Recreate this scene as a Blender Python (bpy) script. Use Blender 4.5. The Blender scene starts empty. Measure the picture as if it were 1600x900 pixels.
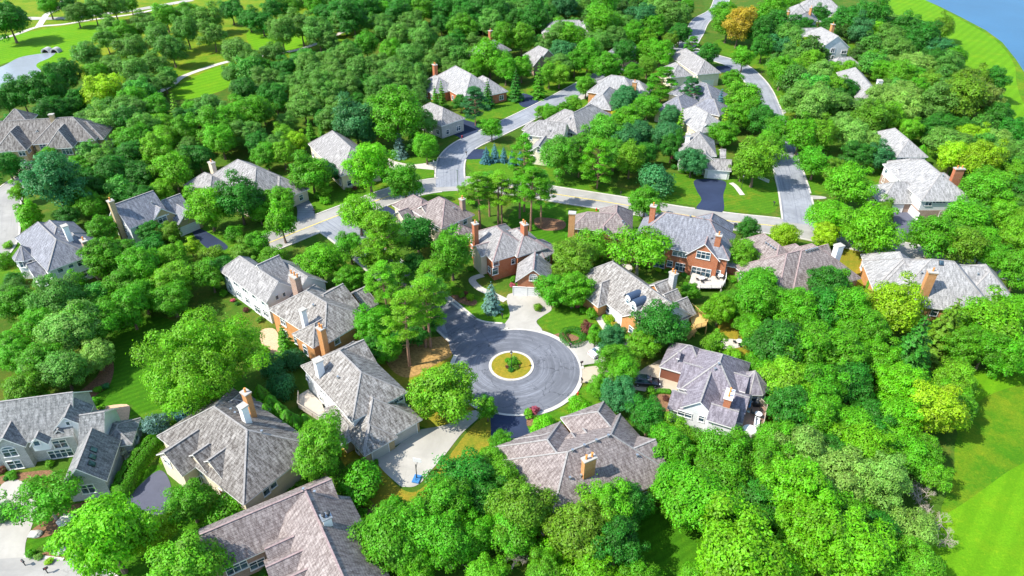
import bpy, math, random
import numpy as np
from mathutils import Vector, Matrix
from mathutils.bvhtree import BVHTree
from mathutils.geometry import tessellate_polygon

R = math.radians
SC = bpy.context.scene
COL = SC.collection
# ---------------------------------------------------------------- camera
CAM_H, PITCH, FPX = 85.0, R(34.6), 1081.0
cam_d = bpy.data.cameras.new("camera"); cam = bpy.data.objects.new("camera", cam_d); COL.objects.link(cam)
cam.location = (0, 0, CAM_H); cam.rotation_euler = (math.pi/2 - PITCH, 0, 0)
cam_d.sensor_width = 36; cam_d.lens = FPX/1600*36; cam_d.clip_end = 8000; cam_d.clip_start = .5
SC.camera = cam
# ---------------------------------------------------------------- sun, sky, exposure
SUN_EL, SUN_AZ = R(48), R(197)      # azimuth of the sun, measured counter-clockwise from +X
w = bpy.data.worlds.new("World"); SC.world = w; w.use_nodes = True
nt = w.node_tree; bg = nt.nodes['Background']
sky = nt.nodes.new('ShaderNodeTexSky'); sky.sky_type = 'NISHITA'; sky.sun_disc = False
sky.sun_elevation = SUN_EL; sky.sun_rotation = math.pi/2 - SUN_AZ; sky.air_density = 1.0; sky.dust_density = .6
nt.links.new(sky.outputs[0], bg.inputs[0]); bg.inputs[1].default_value = .15
sd = bpy.data.lights.new("sun", 'SUN'); sd.energy = 3.7; sd.angle = R(.6); sd.color = (1, .955, .87)
sun = bpy.data.objects.new("sun", sd); COL.objects.link(sun)
sdir = Vector((math.cos(SUN_AZ)*math.cos(SUN_EL), math.sin(SUN_AZ)*math.cos(SUN_EL), math.sin(SUN_EL)))
sun.rotation_euler = sdir.to_track_quat('Z', 'Y').to_euler(); sun.location = (-100, -30, 200)
SC.view_settings.view_transform = 'Standard'; SC.view_settings.look = 'None'
SC.view_settings.gamma = 1; SC.view_settings.use_curve_mapping = False
SC.view_settings.exposure = 1.12
SC.cycles.max_bounces = 6; SC.cycles.diffuse_bounces = 3; SC.cycles.transparent_max_bounces = 6

# ---------------------------------------------------------------- survey: from a point of the photograph to a place on a level plane
def ray(px, py):
    u, v = (px-800)/FPX, (py-450)/FPX
    return Vector((u, math.cos(PITCH)-v*math.sin(PITCH), -math.sin(PITCH)-v*math.cos(PITCH)))
def at(px, py, z=0.0):
    d = ray(px, py); t = (z-CAM_H)/d.z
    return Vector((d.x*t, d.y*t, z))
def depth(p):
    return p.y*math.cos(PITCH) + (CAM_H-p.z)*math.sin(PITCH)
def proj(p):
    Z = depth(p); yu = p.y*math.sin(PITCH) - (CAM_H-p.z)*math.cos(PITCH)
    return 800+FPX*p.x/Z, 450-FPX*yu/Z
# ---------------------------------------------------------------- materials
def newmat(name, rough=.8, spec=.3):
    m = bpy.data.materials.new(name); m.use_nodes = True
    b = m.node_tree.nodes['Principled BSDF']; b.inputs['Roughness'].default_value = rough
    b.inputs['Specular IOR Level'].default_value = spec
    return m, m.node_tree, b
def N(t, typ, **kw):
    n = t.nodes.new(typ)
    for k, v in kw.items():
        if hasattr(n, k): setattr(n, k, v)
        else: n.inputs[k.replace('_', ' ')].default_value = v
    return n
def L(t, a, b): t.links.new(a, b)
def mix(t, fac, a, b, mode='MIX'):
    n = t.nodes.new('ShaderNodeMix'); n.data_type = 'RGBA'; n.blend_type = mode
    for s, v in ((n.inputs[0], fac), (n.inputs[6], a), (n.inputs[7], b)):
        if hasattr(v, 'links'): L(t, v, s)
        elif isinstance(v, tuple): s.default_value = (*v[:3], 1)
        else: s.default_value = v
    return n.outputs[2]
def ramp(t, src, lo, hi, a=0.0, b=1.0):
    n = t.nodes.new('ShaderNodeMapRange'); L(t, src, n.inputs[0])
    n.inputs[1].default_value = lo; n.inputs[2].default_value = hi; n.inputs[3].default_value = a; n.inputs[4].default_value = b
    return n.outputs[0]
def pos(t):
    return t.nodes.new('ShaderNodeNewGeometry').outputs['Position']
def noise(t, vec, scale, detail=4, rough=.6, dist=0):
    n = N(t, 'ShaderNodeTexNoise'); n.inputs['Scale'].default_value = scale; n.inputs['Detail'].default_value = detail
    n.inputs['Roughness'].default_value = rough; n.inputs['Distortion'].default_value = dist
    L(t, vec, n.inputs['Vector']); return n.outputs['Fac']
def mapping(t, vec, scale=(1,1,1), rot=(0,0,0)):
    n = t.nodes.new('ShaderNodeMapping'); L(t, vec, n.inputs[0]); n.inputs['Scale'].default_value = scale; n.inputs['Rotation'].default_value = rot
    return n.outputs[0]
def bump(t, b, h, strength=.4, dist=.05):
    n = t.nodes.new('ShaderNodeBump'); n.inputs['Strength'].default_value = strength; n.inputs['Distance'].default_value = dist
    L(t, h, n.inputs['Height']); L(t, n.outputs[0], b.inputs['Normal'])

def plain(name, c, rough=.6, spec=.4, metal=0, var=.15, vs=2.0):
    m, t, b = newmat(name, rough, spec); b.inputs['Metallic'].default_value = metal
    f = noise(t, pos(t), vs, 5)
    L(t, mix(t, ramp(t, f, .3, .7), tuple(x*(1-var) for x in c), tuple(min(1, x*(1+var)) for x in c)), b.inputs['Base Color'])
    return m

def shingle(name, c1, c2, c3, row=.20, wid=.16, course=.55):
    """wood shakes or slates in courses, weathered unevenly"""
    m, t, b = newmat(name, .85, .15)
    uv = t.nodes.new('ShaderNodeUVMap').outputs[0]
    br = t.nodes.new('ShaderNodeTexBrick'); L(t, uv, br.inputs[0])
    for k, v in (('Scale', 1.0), ('Mortar Size', .025), ('Mortar Smooth', .3), ('Brick Width', wid), ('Row Height', row), ('Bias', 0.0)):
        br.inputs[k].default_value = v
    br.inputs['Color1'].default_value = (*c1, 1); br.inputs['Color2'].default_value = (*c2, 1)
    br.inputs['Mortar'].default_value = tuple(x*.35 for x in c1)+(1,)
    n1 = noise(t, mapping(t, uv, (2.2, .7, 1)), 1.0, 5, .75)       # streaks down the slope
    n2 = noise(t, uv, .35, 4, .6)
    n3 = noise(t, mapping(t, uv, (3.5, 3.2, 1)), 1.0, 2, .5)
    c = mix(t, ramp(t, n1, .42, .62), br.outputs[0], c3)
    c = mix(t, ramp(t, n3, .60, .68), c, tuple(min(1, x*1.35) for x in c2))
    c = mix(t, ramp(t, n2, .35, .7, 0, .35), c, tuple(x*.62 for x in c1))
    # thin shadow line under every course, painted into the colour
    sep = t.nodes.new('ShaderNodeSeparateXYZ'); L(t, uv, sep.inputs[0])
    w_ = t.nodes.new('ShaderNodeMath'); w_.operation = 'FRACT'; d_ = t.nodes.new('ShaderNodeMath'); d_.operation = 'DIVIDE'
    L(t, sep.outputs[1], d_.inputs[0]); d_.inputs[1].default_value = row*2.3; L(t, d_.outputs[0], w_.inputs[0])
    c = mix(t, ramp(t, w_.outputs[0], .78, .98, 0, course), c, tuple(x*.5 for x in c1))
    L(t, c, b.inputs['Base Color']); bump(t, b, br.outputs['Fac'], .5, -.04)
    return m

def masonry(name, c1, c2, mortar, bw=.24, rh=.085, var=(.5, .5, .5)):
    m, t, b = newmat(name, .9, .15)
    uv = t.nodes.new('ShaderNodeUVMap').outputs[0]
    br = t.nodes.new('ShaderNodeTexBrick'); L(t, uv, br.inputs[0])
    for k, v in (('Scale', 1.0), ('Mortar Size', .012 if rh < .15 else .03), ('Brick Width', bw), ('Row Height', rh)):
        br.inputs[k].default_value = v
    br.inputs['Color1'].default_value = (*c1, 1); br.inputs['Color2'].default_value = (*c2, 1); br.inputs['Mortar'].default_value = (*mortar, 1)
    n1 = noise(t, uv, 1.1, 5, .7); n2 = noise(t, uv, 5, 2)
    c = mix(t, ramp(t, n1, .4, .7, 0, .4), br.outputs[0], tuple(x*.7 for x in c1))
    c = mix(t, ramp(t, n2, .62, .7, 0, .5), c, tuple(min(1, x*1.4) for x in c2))
    L(t, c, b.inputs['Base Color']); bump(t, b, br.outputs['Fac'], .4, -.02)
    return m

def siding(name, c, row=.2):
    m, t, b = newmat(name, .6, .3)
    uv = t.nodes.new('ShaderNodeUVMap').outputs[0]
    sep = t.nodes.new('ShaderNodeSeparateXYZ'); L(t, uv, sep.inputs[0])
    d_ = t.nodes.new('ShaderNodeMath'); d_.operation = 'DIVIDE'; L(t, sep.outputs[1], d_.inputs[0]); d_.inputs[1].default_value = row
    w_ = t.nodes.new('ShaderNodeMath'); w_.operation = 'FRACT'; L(t, d_.outputs[0], w_.inputs[0])
    n1 = noise(t, uv, .8, 5)
    c0 = mix(t, ramp(t, n1, .35, .7), c, tuple(x*.86 for x in c))
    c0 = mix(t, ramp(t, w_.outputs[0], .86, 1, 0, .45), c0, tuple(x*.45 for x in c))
    L(t, c0, b.inputs['Base Color']); bump(t, b, w_.outputs[0], .3, -.02)
    return m

M = {}
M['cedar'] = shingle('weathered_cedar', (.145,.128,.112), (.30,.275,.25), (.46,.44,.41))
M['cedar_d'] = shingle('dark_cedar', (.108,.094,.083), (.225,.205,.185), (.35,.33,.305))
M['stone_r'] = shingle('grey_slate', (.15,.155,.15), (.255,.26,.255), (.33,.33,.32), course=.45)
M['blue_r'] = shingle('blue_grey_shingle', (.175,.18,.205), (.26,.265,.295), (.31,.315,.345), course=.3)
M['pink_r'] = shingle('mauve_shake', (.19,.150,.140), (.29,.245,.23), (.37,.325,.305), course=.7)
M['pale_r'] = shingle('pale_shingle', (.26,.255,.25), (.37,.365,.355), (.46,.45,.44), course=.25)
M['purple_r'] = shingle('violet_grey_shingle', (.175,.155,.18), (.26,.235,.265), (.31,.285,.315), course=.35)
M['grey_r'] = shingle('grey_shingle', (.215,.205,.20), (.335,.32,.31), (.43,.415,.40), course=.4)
M['brick'] = masonry('red_brick', (.40,.10,.035), (.50,.15,.055), (.38,.26,.18))
M['brick_o'] = masonry('orange_brick', (.50,.20,.055), (.58,.26,.085), (.48,.34,.2))
M['brick_b'] = masonry('brown_brick', (.28,.16,.11), (.40,.25,.18), (.45,.4,.35))
M['stone'] = masonry('grey_stone', (.40,.40,.39), (.55,.54,.52), (.36,.35,.33), .45, .2)
M['stone_y'] = masonry('yellow_stone', (.45,.32,.14), (.58,.44,.24), (.4,.34,.25), .4, .18)
M['stucco'] = plain('cream_stucco', (.66,.56,.42), .9, .1, 0, .08, .8)
M['white'] = siding('white_siding', (.70,.71,.71))
M['cream'] = siding('cream_siding', (.76,.68,.52))
M['green_s'] = siding('pale_green_siding', (.60,.64,.52))
M['taupe'] = siding('taupe_siding', (.48,.47,.42))
M['trim'] = plain('white_trim', (.78,.77,.74), .5, .4, 0, .06)
M['cap_g'] = plain('ridge_cap', (.30,.285,.27), .9, .1, 0, .25, 3)
M['cap_p'] = plain('ridge_cap_mauve', (.30,.225,.215), .9, .1, 0, .25, 3)
M['gar_w'] = siding('white_garage_door', (.78,.77,.75), .5)
M['gar_g'] = siding('grey_garage_door', (.50,.49,.46), .5)
M['gar_b'] = siding('brown_garage_door', (.20,.075,.045), .5)
M['gar_d'] = plain('opening_shade', (.02,.02,.022), .8, .2)  # near-black paint standing for the shade inside the bay and culvert
M['metal_b'] = siding('blue_standing_seam', (.045,.075,.13), .3)
M['cap_s'] = plain('chimney_cap_stone', (.40,.38,.34), .9, .1, 0, .15, 2)
M['dark'] = plain('black_metal', (.025,.027,.03), .45, .5)
M['pot'] = plain('terracotta', (.62,.25,.07), .8, .2)
M['steel'] = plain('galvanised', (.45,.5,.52), .35, .5, .7)
M['deck'] = siding('deck_boards', (.32,.20,.15), .14)
M['deck_l'] = siding('pale_deck_boards', (.52,.45,.36), .14)
M['deck_o'] = siding('orange_deck_boards', (.62,.40,.14), .14)
M['white_p'] = plain('white_paint', (.8,.8,.8), .4, .5, 0, .05)
M['blue_p'] = plain('blue_paint', (.05,.2,.45), .4, .5, 0, .1)
M['red_p'] = plain('red_paint', (.6,.03,.02), .4, .5, 0, .1)
M['bark'] = plain('bark', (.17,.125,.09), .95, .1, 0, .35, 6)
M['bark_l'] = plain('pale_bark', (.36,.31,.26), .95, .1, 0, .3, 6)
M['bark_p'] = plain('pine_bark', (.30,.18,.12), .95, .1, 0, .3, 5)
M['rock'] = plain('boulder', (.5,.48,.44), .9, .1, 0, .25, 2)
def glass_mat():
    m, t, b = newmat('window_glass', .08, .9)
    n = noise(t, pos(t), .9, 2)
    L(t, mix(t, ramp(t, n, .4, .6), (.015,.035,.05), (.09,.15,.19)), b.inputs['Base Color'])
    return m
M['glass'] = glass_mat()

def leafmat():
    m, t, b = newmat('foliage', .55, .35)
    oi = t.nodes.new('ShaderNodeObjectInfo')
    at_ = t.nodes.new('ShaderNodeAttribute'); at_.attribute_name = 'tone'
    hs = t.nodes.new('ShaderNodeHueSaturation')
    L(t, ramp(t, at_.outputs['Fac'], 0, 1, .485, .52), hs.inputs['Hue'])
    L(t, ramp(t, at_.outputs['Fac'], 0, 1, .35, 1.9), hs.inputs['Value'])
    L(t, oi.outputs['Color'], hs.inputs['Color'])
    L(t, hs.outputs[0], b.inputs['Base Color'])
    tr = t.nodes.new('ShaderNodeBsdfTranslucent')
    L(t, mix(t, 1.0, hs.outputs[0], (1.35, 1.3, .35), 'MULTIPLY'), tr.inputs[0])
    ms = t.nodes.new('ShaderNodeMixShader'); ms.inputs[0].default_value = .34
    L(t, b.outputs[0], ms.inputs[1]); L(t, tr.outputs[0], ms.inputs[2]); L(t, ms.outputs[0], t.nodes['Material Output'].inputs[0])
    return m
M['leaf'] = leafmat()

def grassmat(name, c1, c2, c3, stripe=0.0, ang=0.0, sw=1.6, dry=(.5, .62), sc=1.0):
    m, t, b = newmat(name, .95, .1)
    p = pos(t)
    n1 = noise(t, p, .045*sc, 6, .62, .2); n2 = noise(t, p, .5*sc, 6, .7); n3 = noise(t, p, 3.2, 6, .8); n4 = noise(t, p, .13*sc, 7, .75, .15)
    c = mix(t, ramp(t, n2, .33, .68), c1, c2)
    c = mix(t, ramp(t, n4, dry[0], dry[1]), c, c3)
    if stripe:
        w_ = t.nodes.new('ShaderNodeTexWave'); w_.wave_profile = 'SIN'; w_.inputs['Scale'].default_value = .31/sw
        w_.inputs['Distortion'].default_value = 2.2; w_.inputs['Detail'].default_value = 2; w_.inputs['Detail Scale'].default_value = .25
        L(t, mapping(t, p, (1,1,1), (0,0,ang)), w_.inputs[0])
        c = mix(t, ramp(t, w_.outputs['Fac'], .3, .7, 0, stripe), c, tuple(x*.55 for x in c1))
    c = mix(t, ramp(t, n1, .35, .7, 0, .35), c, tuple(x*.6 for x in c1))
    c = mix(t, ramp(t, n3, .35, .68, .0, .65), c, tuple(x*.45 for x in c1)); n5 = noise(t, p, .9, 6, .8, .3); c = mix(t, ramp(t, n5, .56, .68, 0, .45), c, c3)
    L(t, c, b.inputs['Base Color']); bump(t, b, n3, .6, .12)
    return m
M['ground'] = grassmat('wild_grass', (.055,.13,.012), (.085,.19,.015), (.20,.19,.03), dry=(.5,.66))
M['lawn'] = grassmat('lawn_grass', (.07,.20,.010), (.11,.27,.012), (.27,.26,.02), .25, 1.2, 1.2, dry=(.52,.68))
M['lawn_dry'] = grassmat('dry_lawn', (.17,.24,.02), (.27,.26,.02), (.40,.26,.03), .15, .4, 1.2, dry=(.38,.6))
M['lawn_dk'] = grassmat('dark_lawn', (.05,.18,.006), (.075,.23,.007), (.14,.25,.01), .4, 1.0, 1.2, dry=(.6,.8))  # lawn of a deeper green
M['fairway'] = grassmat('fairway_grass', (.115,.32,.006), (.16,.37,.008), (.25,.38,.01), .3, .75, 3.2, dry=(.5,.8))
M['rough'] = grassmat('rough_grass', (.055,.20,.006), (.10,.25,.008), (.22,.29,.012), .1, .75, 3, dry=(.42,.62))
M['park'] = grassmat('park_grass', (.10,.23,.008), (.14,.27,.010), (.28,.30,.02), 0, 0, 3, dry=(.42,.6))
M['mulch'] = plain('mulch_bed', (.20,.11,.06), .95, .1, 0, .5, 4)
M['straw'] = plain('pine_straw', (.33,.20,.07), .95, .1, 0, .45, 2)
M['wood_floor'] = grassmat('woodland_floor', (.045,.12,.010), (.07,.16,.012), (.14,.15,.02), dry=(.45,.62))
def paving(name, c, dark, crack=.5, rings=None, tracks=0.0):
    m, t, b = newmat(name, .85, .2)
    p = pos(t)
    n1 = noise(t, p, .12, 6, .65, .5); n2 = noise(t, p, 1.2, 5, .7); n3 = noise(t, p, 14, 2)
    col = mix(t, ramp(t, n1, .35, .65), c, tuple(x*.72 for x in c))
    col = mix(t, ramp(t, n2, .45, .8, 0, .35), col, dark)
    if rings:
        s = t.nodes.new('ShaderNodeVectorMath'); s.operation = 'SUBTRACT'; L(t, p, s.inputs[0]); s.inputs[1].default_value = rings
        l = t.nodes.new('ShaderNodeVectorMath'); l.operation = 'LENGTH'; L(t, s.outputs[0], l.inputs[0])
        cb = t.nodes.new('ShaderNodeCombineXYZ'); L(t, l.outputs['Value'], cb.inputs[0])
        wob = noise(t, p, .14, 3); wm = t.nodes.new('ShaderNodeMath'); wm.operation = 'MULTIPLY'; wm.inputs[1].default_value = 1.6; L(t, wob, wm.inputs[0]); L(t, wm.outputs[0], cb.inputs[1])
        rn = noise(t, cb.outputs[0], 1.5, 7, .8)
        rm = noise(t, p, .10, 4, .6); rk = t.nodes.new('ShaderNodeMath'); rk.operation = 'MULTIPLY'; L(t, ramp(t, rn, .48, .64, 0, .7), rk.inputs[0]); L(t, ramp(t, rm, .36, .62), rk.inputs[1]); col = mix(t, rk.outputs[0], col, tuple(min(1, x*2.0) for x in c))
        col = mix(t, ramp(t, rn, .40, .34, 0, .5), col, dark)
    v = t.nodes.new('ShaderNodeTexVoronoi'); v.feature = 'DISTANCE_TO_EDGE'; v.inputs['Scale'].default_value = .16
    wv = t.nodes.new('ShaderNodeVectorMath'); wv.operation = 'ADD'; L(t, p, wv.inputs[0])
    nn = N(t, 'ShaderNodeTexNoise'); nn.inputs['Scale'].default_value = .5; nn.inputs['Detail'].default_value = 4; L(t, p, nn.inputs['Vector'])
    sc_ = t.nodes.new('ShaderNodeVectorMath'); sc_.operation = 'SCALE'; sc_.inputs['Scale'].default_value = 3.0; L(t, nn.outputs['Color'], sc_.inputs[0]); L(t, sc_.outputs[0], wv.inputs[1])
    L(t, wv.outputs[0], v.inputs['Vector'])
    col = mix(t, ramp(t, v.outputs['Distance'], .012, .0, 0, crack), col, tuple(x*.4 for x in dark))
    col = mix(t, ramp(t, n3, .55, .75, 0, .3), col, dark)
    if tracks:
        uv = t.nodes.new('ShaderNodeUVMap').outputs[0]
        tn = noise(t, mapping(t, uv, (.04, 1.6, 1)), 1.0, 5, .7)
        col = mix(t, ramp(t, tn, .5, .66, 0, tracks), col, dark)
    L(t, col, b.inputs['Base Color']); bump(t, b, n3, .2, .02)
    return m
M['road'] = paving('pale_asphalt', (.37,.355,.325), (.24,.235,.225), .3, None, .5)
M['road_g'] = paving('grey_asphalt', (.31,.325,.35), (.14,.15,.18), .6, None, .8)
M['drive_w'] = paving('concrete_drive', (.45,.425,.375), (.34,.315,.27), .15)
M['drive_t'] = paving('tan_concrete', (.50,.43,.32), (.38,.32,.24), .15)
M['drive_b'] = paving('sealed_asphalt', (.030,.045,.090), (.022,.032,.065), .1)
M['drive_g'] = paving('grey_sealed_asphalt', (.115,.12,.16), (.08,.085,.12), .15)
M['kerb'] = plain('kerb_concrete', (.50,.47,.42), .9, .1, 0, .15, 1)
M['paver'] = plain('tan_pavers', (.56,.38,.24), .9, .1, 0, .2, 4)
M['path'] = plain('path_concrete', (.50,.46,.40), .9, .1, 0, .15, 2)
M['line_y'] = plain('yellow_line', (.72,.56,.14), .8, .1, 0, .25, 3)
def watermat(name, c, rough=.18):
    m, t, b = newmat(name, rough, .25)
    p = pos(t); n = noise(t, mapping(t, p, (.5, 1.4, 1)), .9, 6, .7); n2 = noise(t, p, .02, 4)
    col = mix(t, ramp(t, n2, .35, .65), c, tuple(x*.8 for x in c)); col = mix(t, ramp(t, n, .5, .7, 0, .35), col, tuple(min(1, x*1.5) for x in c))
    L(t, col, b.inputs['Base Color']); bump(t, b, n, .35, .15)
    return m
M['lake'] = watermat('lake_water', (.030,.125,.235), .4)
M['pond'] = watermat('pond_water', (.27,.30,.33), .25)

# ---------------------------------------------------------------- mesh helpers
def metric_uv(me):
    nl = len(me.loops)
    if nl == 0: return
    uvl = me.uv_layers.new(name='UVMap')
    co = np.empty(len(me.vertices)*3, 'f'); me.vertices.foreach_get('co', co); co = co.reshape(-1, 3)
    uv = np.zeros((nl, 2), 'f')
    for p in me.polygons:
        n = p.normal
        if abs(n.z) > .995: hx, vx = Vector((1,0,0)), Vector((0,1,0))
        else:
            hx = Vector((0,0,1)).cross(n).normalized(); vx = n.cross(hx).normalized()
        for li in p.loop_indices:
            c = co[me.loops[li].vertex_index]; uv[li] = (c[0]*hx.x+c[1]*hx.y+c[2]*hx.z, c[0]*vx.x+c[1]*vx.y+c[2]*vx.z)
    uvl.data.foreach_set('uv', uv.ravel())
class MB:
    """collects faces; build() links them as ONE mesh object"""
    def __init__(s): s.v = []; s.f = []; s.mi = []
    def face(s, pts, mi=0):
        b = len(s.v); s.v += [tuple(p) for p in pts]; s.f.append(tuple(range(b, b+len(pts)))); s.mi.append(mi)
    def box(s, c, sz, mi=0, rz=0, M4=None):
        x, y, z = sz[0]/2, sz[1]/2, sz[2]/2
        P = [Vector(q) for q in ((-x,-y,-z),(x,-y,-z),(x,y,-z),(-x,y,-z),(-x,-y,z),(x,-y,z),(x,y,z),(-x,y,z))]
        if M4 is None: M4 = Matrix.Translation(c) @ Matrix.Rotation(rz, 4, 'Z')
        P = [M4 @ q for q in P]
        for f in ((0,3,2,1),(4,5,6,7),(0,1,5,4),(1,2,6,5),(2,3,7,6),(3,0,4,7)): s.face([P[i] for i in f], mi)
    def prism(s, pts, z0, z1, mi=0):
        n = len(pts)
        s.face([(p[0],p[1],z1) for p in pts], mi)
        for i in range(n):
            a, b = pts[i], pts[(i+1)%n]; s.face([(a[0],a[1],z0),(b[0],b[1],z0),(b[0],b[1],z1),(a[0],a[1],z1)], mi)
    def tube(s, a, b, r0, r1=None, n=8, mi=0, cap=True):
        a, b = Vector(a), Vector(b); r1 = r0 if r1 is None else r1; d = (b-a).normalized()
        u = d.orthogonal().normalized(); v = d.cross(u)
        A = [a+(u*math.cos(2*math.pi*i/n)+v*math.sin(2*math.pi*i/n))*r0 for i in range(n)]
        B = [b+(u*math.cos(2*math.pi*i/n)+v*math.sin(2*math.pi*i/n))*r1 for i in range(n)]
        for i in range(n): j = (i+1) % n; s.face((A[i], A[j], B[j], B[i]), mi)
        if cap: s.face(B, mi); s.face(A[::-1], mi)
    def lathe(s, c, prof, n=14, mi=0):
        c = Vector(c); rings = [[c+Vector((r*math.cos(2*math.pi*i/n), r*math.sin(2*math.pi*i/n), z)) for i in range(n)] for r, z in prof]
        for k in range(len(rings)-1):
            for i in range(n): j = (i+1) % n; s.face((rings[k][i], rings[k][j], rings[k+1][j], rings[k+1][i]), mi)
        s.face(rings[-1], mi)
    def bar(s, a, b, w_, h_, mi=0):
        a, b = Vector(a), Vector(b); d = b-a
        if d.length < 1e-4: return
        x = d.normalized(); y = Vector((0,0,1)).cross(x)
        y = y.normalized() if y.length > 1e-3 else Vector((1,0,0)); z = x.cross(y)
        m = Matrix((x, y, z)).transposed().to_4x4(); m.translation = (a+b)/2
        s.box(None, (d.length, w_, h_), mi, M4=m)
    def mesh(s, name, mats, uv=True, org=None):
        me = bpy.data.meshes.new(name)
        vv = s.v if org is None else [(a-org[0], b-org[1], c-org[2]) for a, b, c in s.v]
        me.from_pydata(vv, [], s.f)
        for m in mats: me.materials.append(m)
        me.polygons.foreach_set('material_index', s.mi); me.update()
        if uv: metric_uv(me)
        return me
    def build(s, name, mats, parent=None, org=None, uv=True):
        if not isinstance(mats, (list, tuple)): mats = [mats]
        return link(name, s.mesh(name, mats, uv, org), parent)
def link(name, data, parent=None, loc=None):
    o = bpy.data.objects.new(name, data); COL.objects.link(o)
    if parent: o.parent = parent
    if loc is not None: o.location = loc
    return o
def tag(o, label=None, cat=None, group=None, kind=None):
    if label: o['label'] = label
    if cat: o['category'] = cat
    if group: o['group'] = group
    if kind: o['kind'] = kind
    return o
def empty(name, loc, rz=0):
    o = bpy.data.objects.new(name, None); COL.objects.link(o); o.location = loc; o.rotation_euler = (0, 0, rz); o.empty_display_size = .3
    return o
# ---------------------------------------------------------------- houses
def insideq(pt, fp, m=0.0):
    """is plan point pt inside the oriented rectangle fp=(centre, xaxis, halfL, halfW)"""
    c, x, hl, hw = fp; d = Vector((pt[0]-c[0], pt[1]-c[1])); return abs(d.dot(x)) < hl-m and abs(d.dot(Vector((-x.y, x.x)))) < hw-m
HOUSES = []
WMESH = {}
def window_meshes(wd, ht, kind='sq', dark=False):
    k = (wd, ht, kind, dark)
    if k in WMESH: return WMESH[k]
    f, g = MB(), MB(); t = .10
    n = max(1, round(wd/.95)); mi = 0
    f.box((-wd/2-t/2, -.05, 0), (t, .14, ht+2*t)); f.box((wd/2+t/2, -.05, 0), (t, .14, ht+2*t))
    f.box((0, -.05, ht/2+t/2), (wd, .14, t)); f.box((0, -.08, -ht/2-t/2), (wd+.3, .22, t))
    for i in range(1, n): f.box((-wd/2+wd*i/n, -.045, 0), (.09, .11, ht))
    if ht > .9: f.box((0, -.04, ht*.12), (wd, .09, .06))
    if kind == 'arch':
        pts = [(-wd/2, ht/2)] + [(-wd/2*math.cos(a), ht/2+wd*.32*math.sin(a)) for a in np.linspace(0, math.pi, 9)] + [(wd/2, ht/2)]
        for a, b in zip(pts[1:-2], pts[2:-1]): f.bar((a[0], -.05, a[1]), (b[0], -.05, b[1]), .14, .12)
        g.face([(a, -.03, b) for a, b in pts[1:-1]][::-1])
    g.face([(-wd/2, -.02, -ht/2), (wd/2, -.02, -ht/2), (wd/2, -.02, ht/2), (-wd/2, -.02, ht/2)])
    WMESH[k] = (f.mesh('window', [M['dark'] if dark else M['trim']]), g.mesh('pane', [M['glass']]))
    return WMESH[k]
def orient(p, n):
    """local -Y looks along the wall normal n"""
    y = -Vector((n[0], n[1], 0)).normalized(); z = Vector((0,0,1)); x = y.cross(z)
    m = Matrix((x, y, z)).transposed().to_4x4(); m.translation = p
    return m

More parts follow.
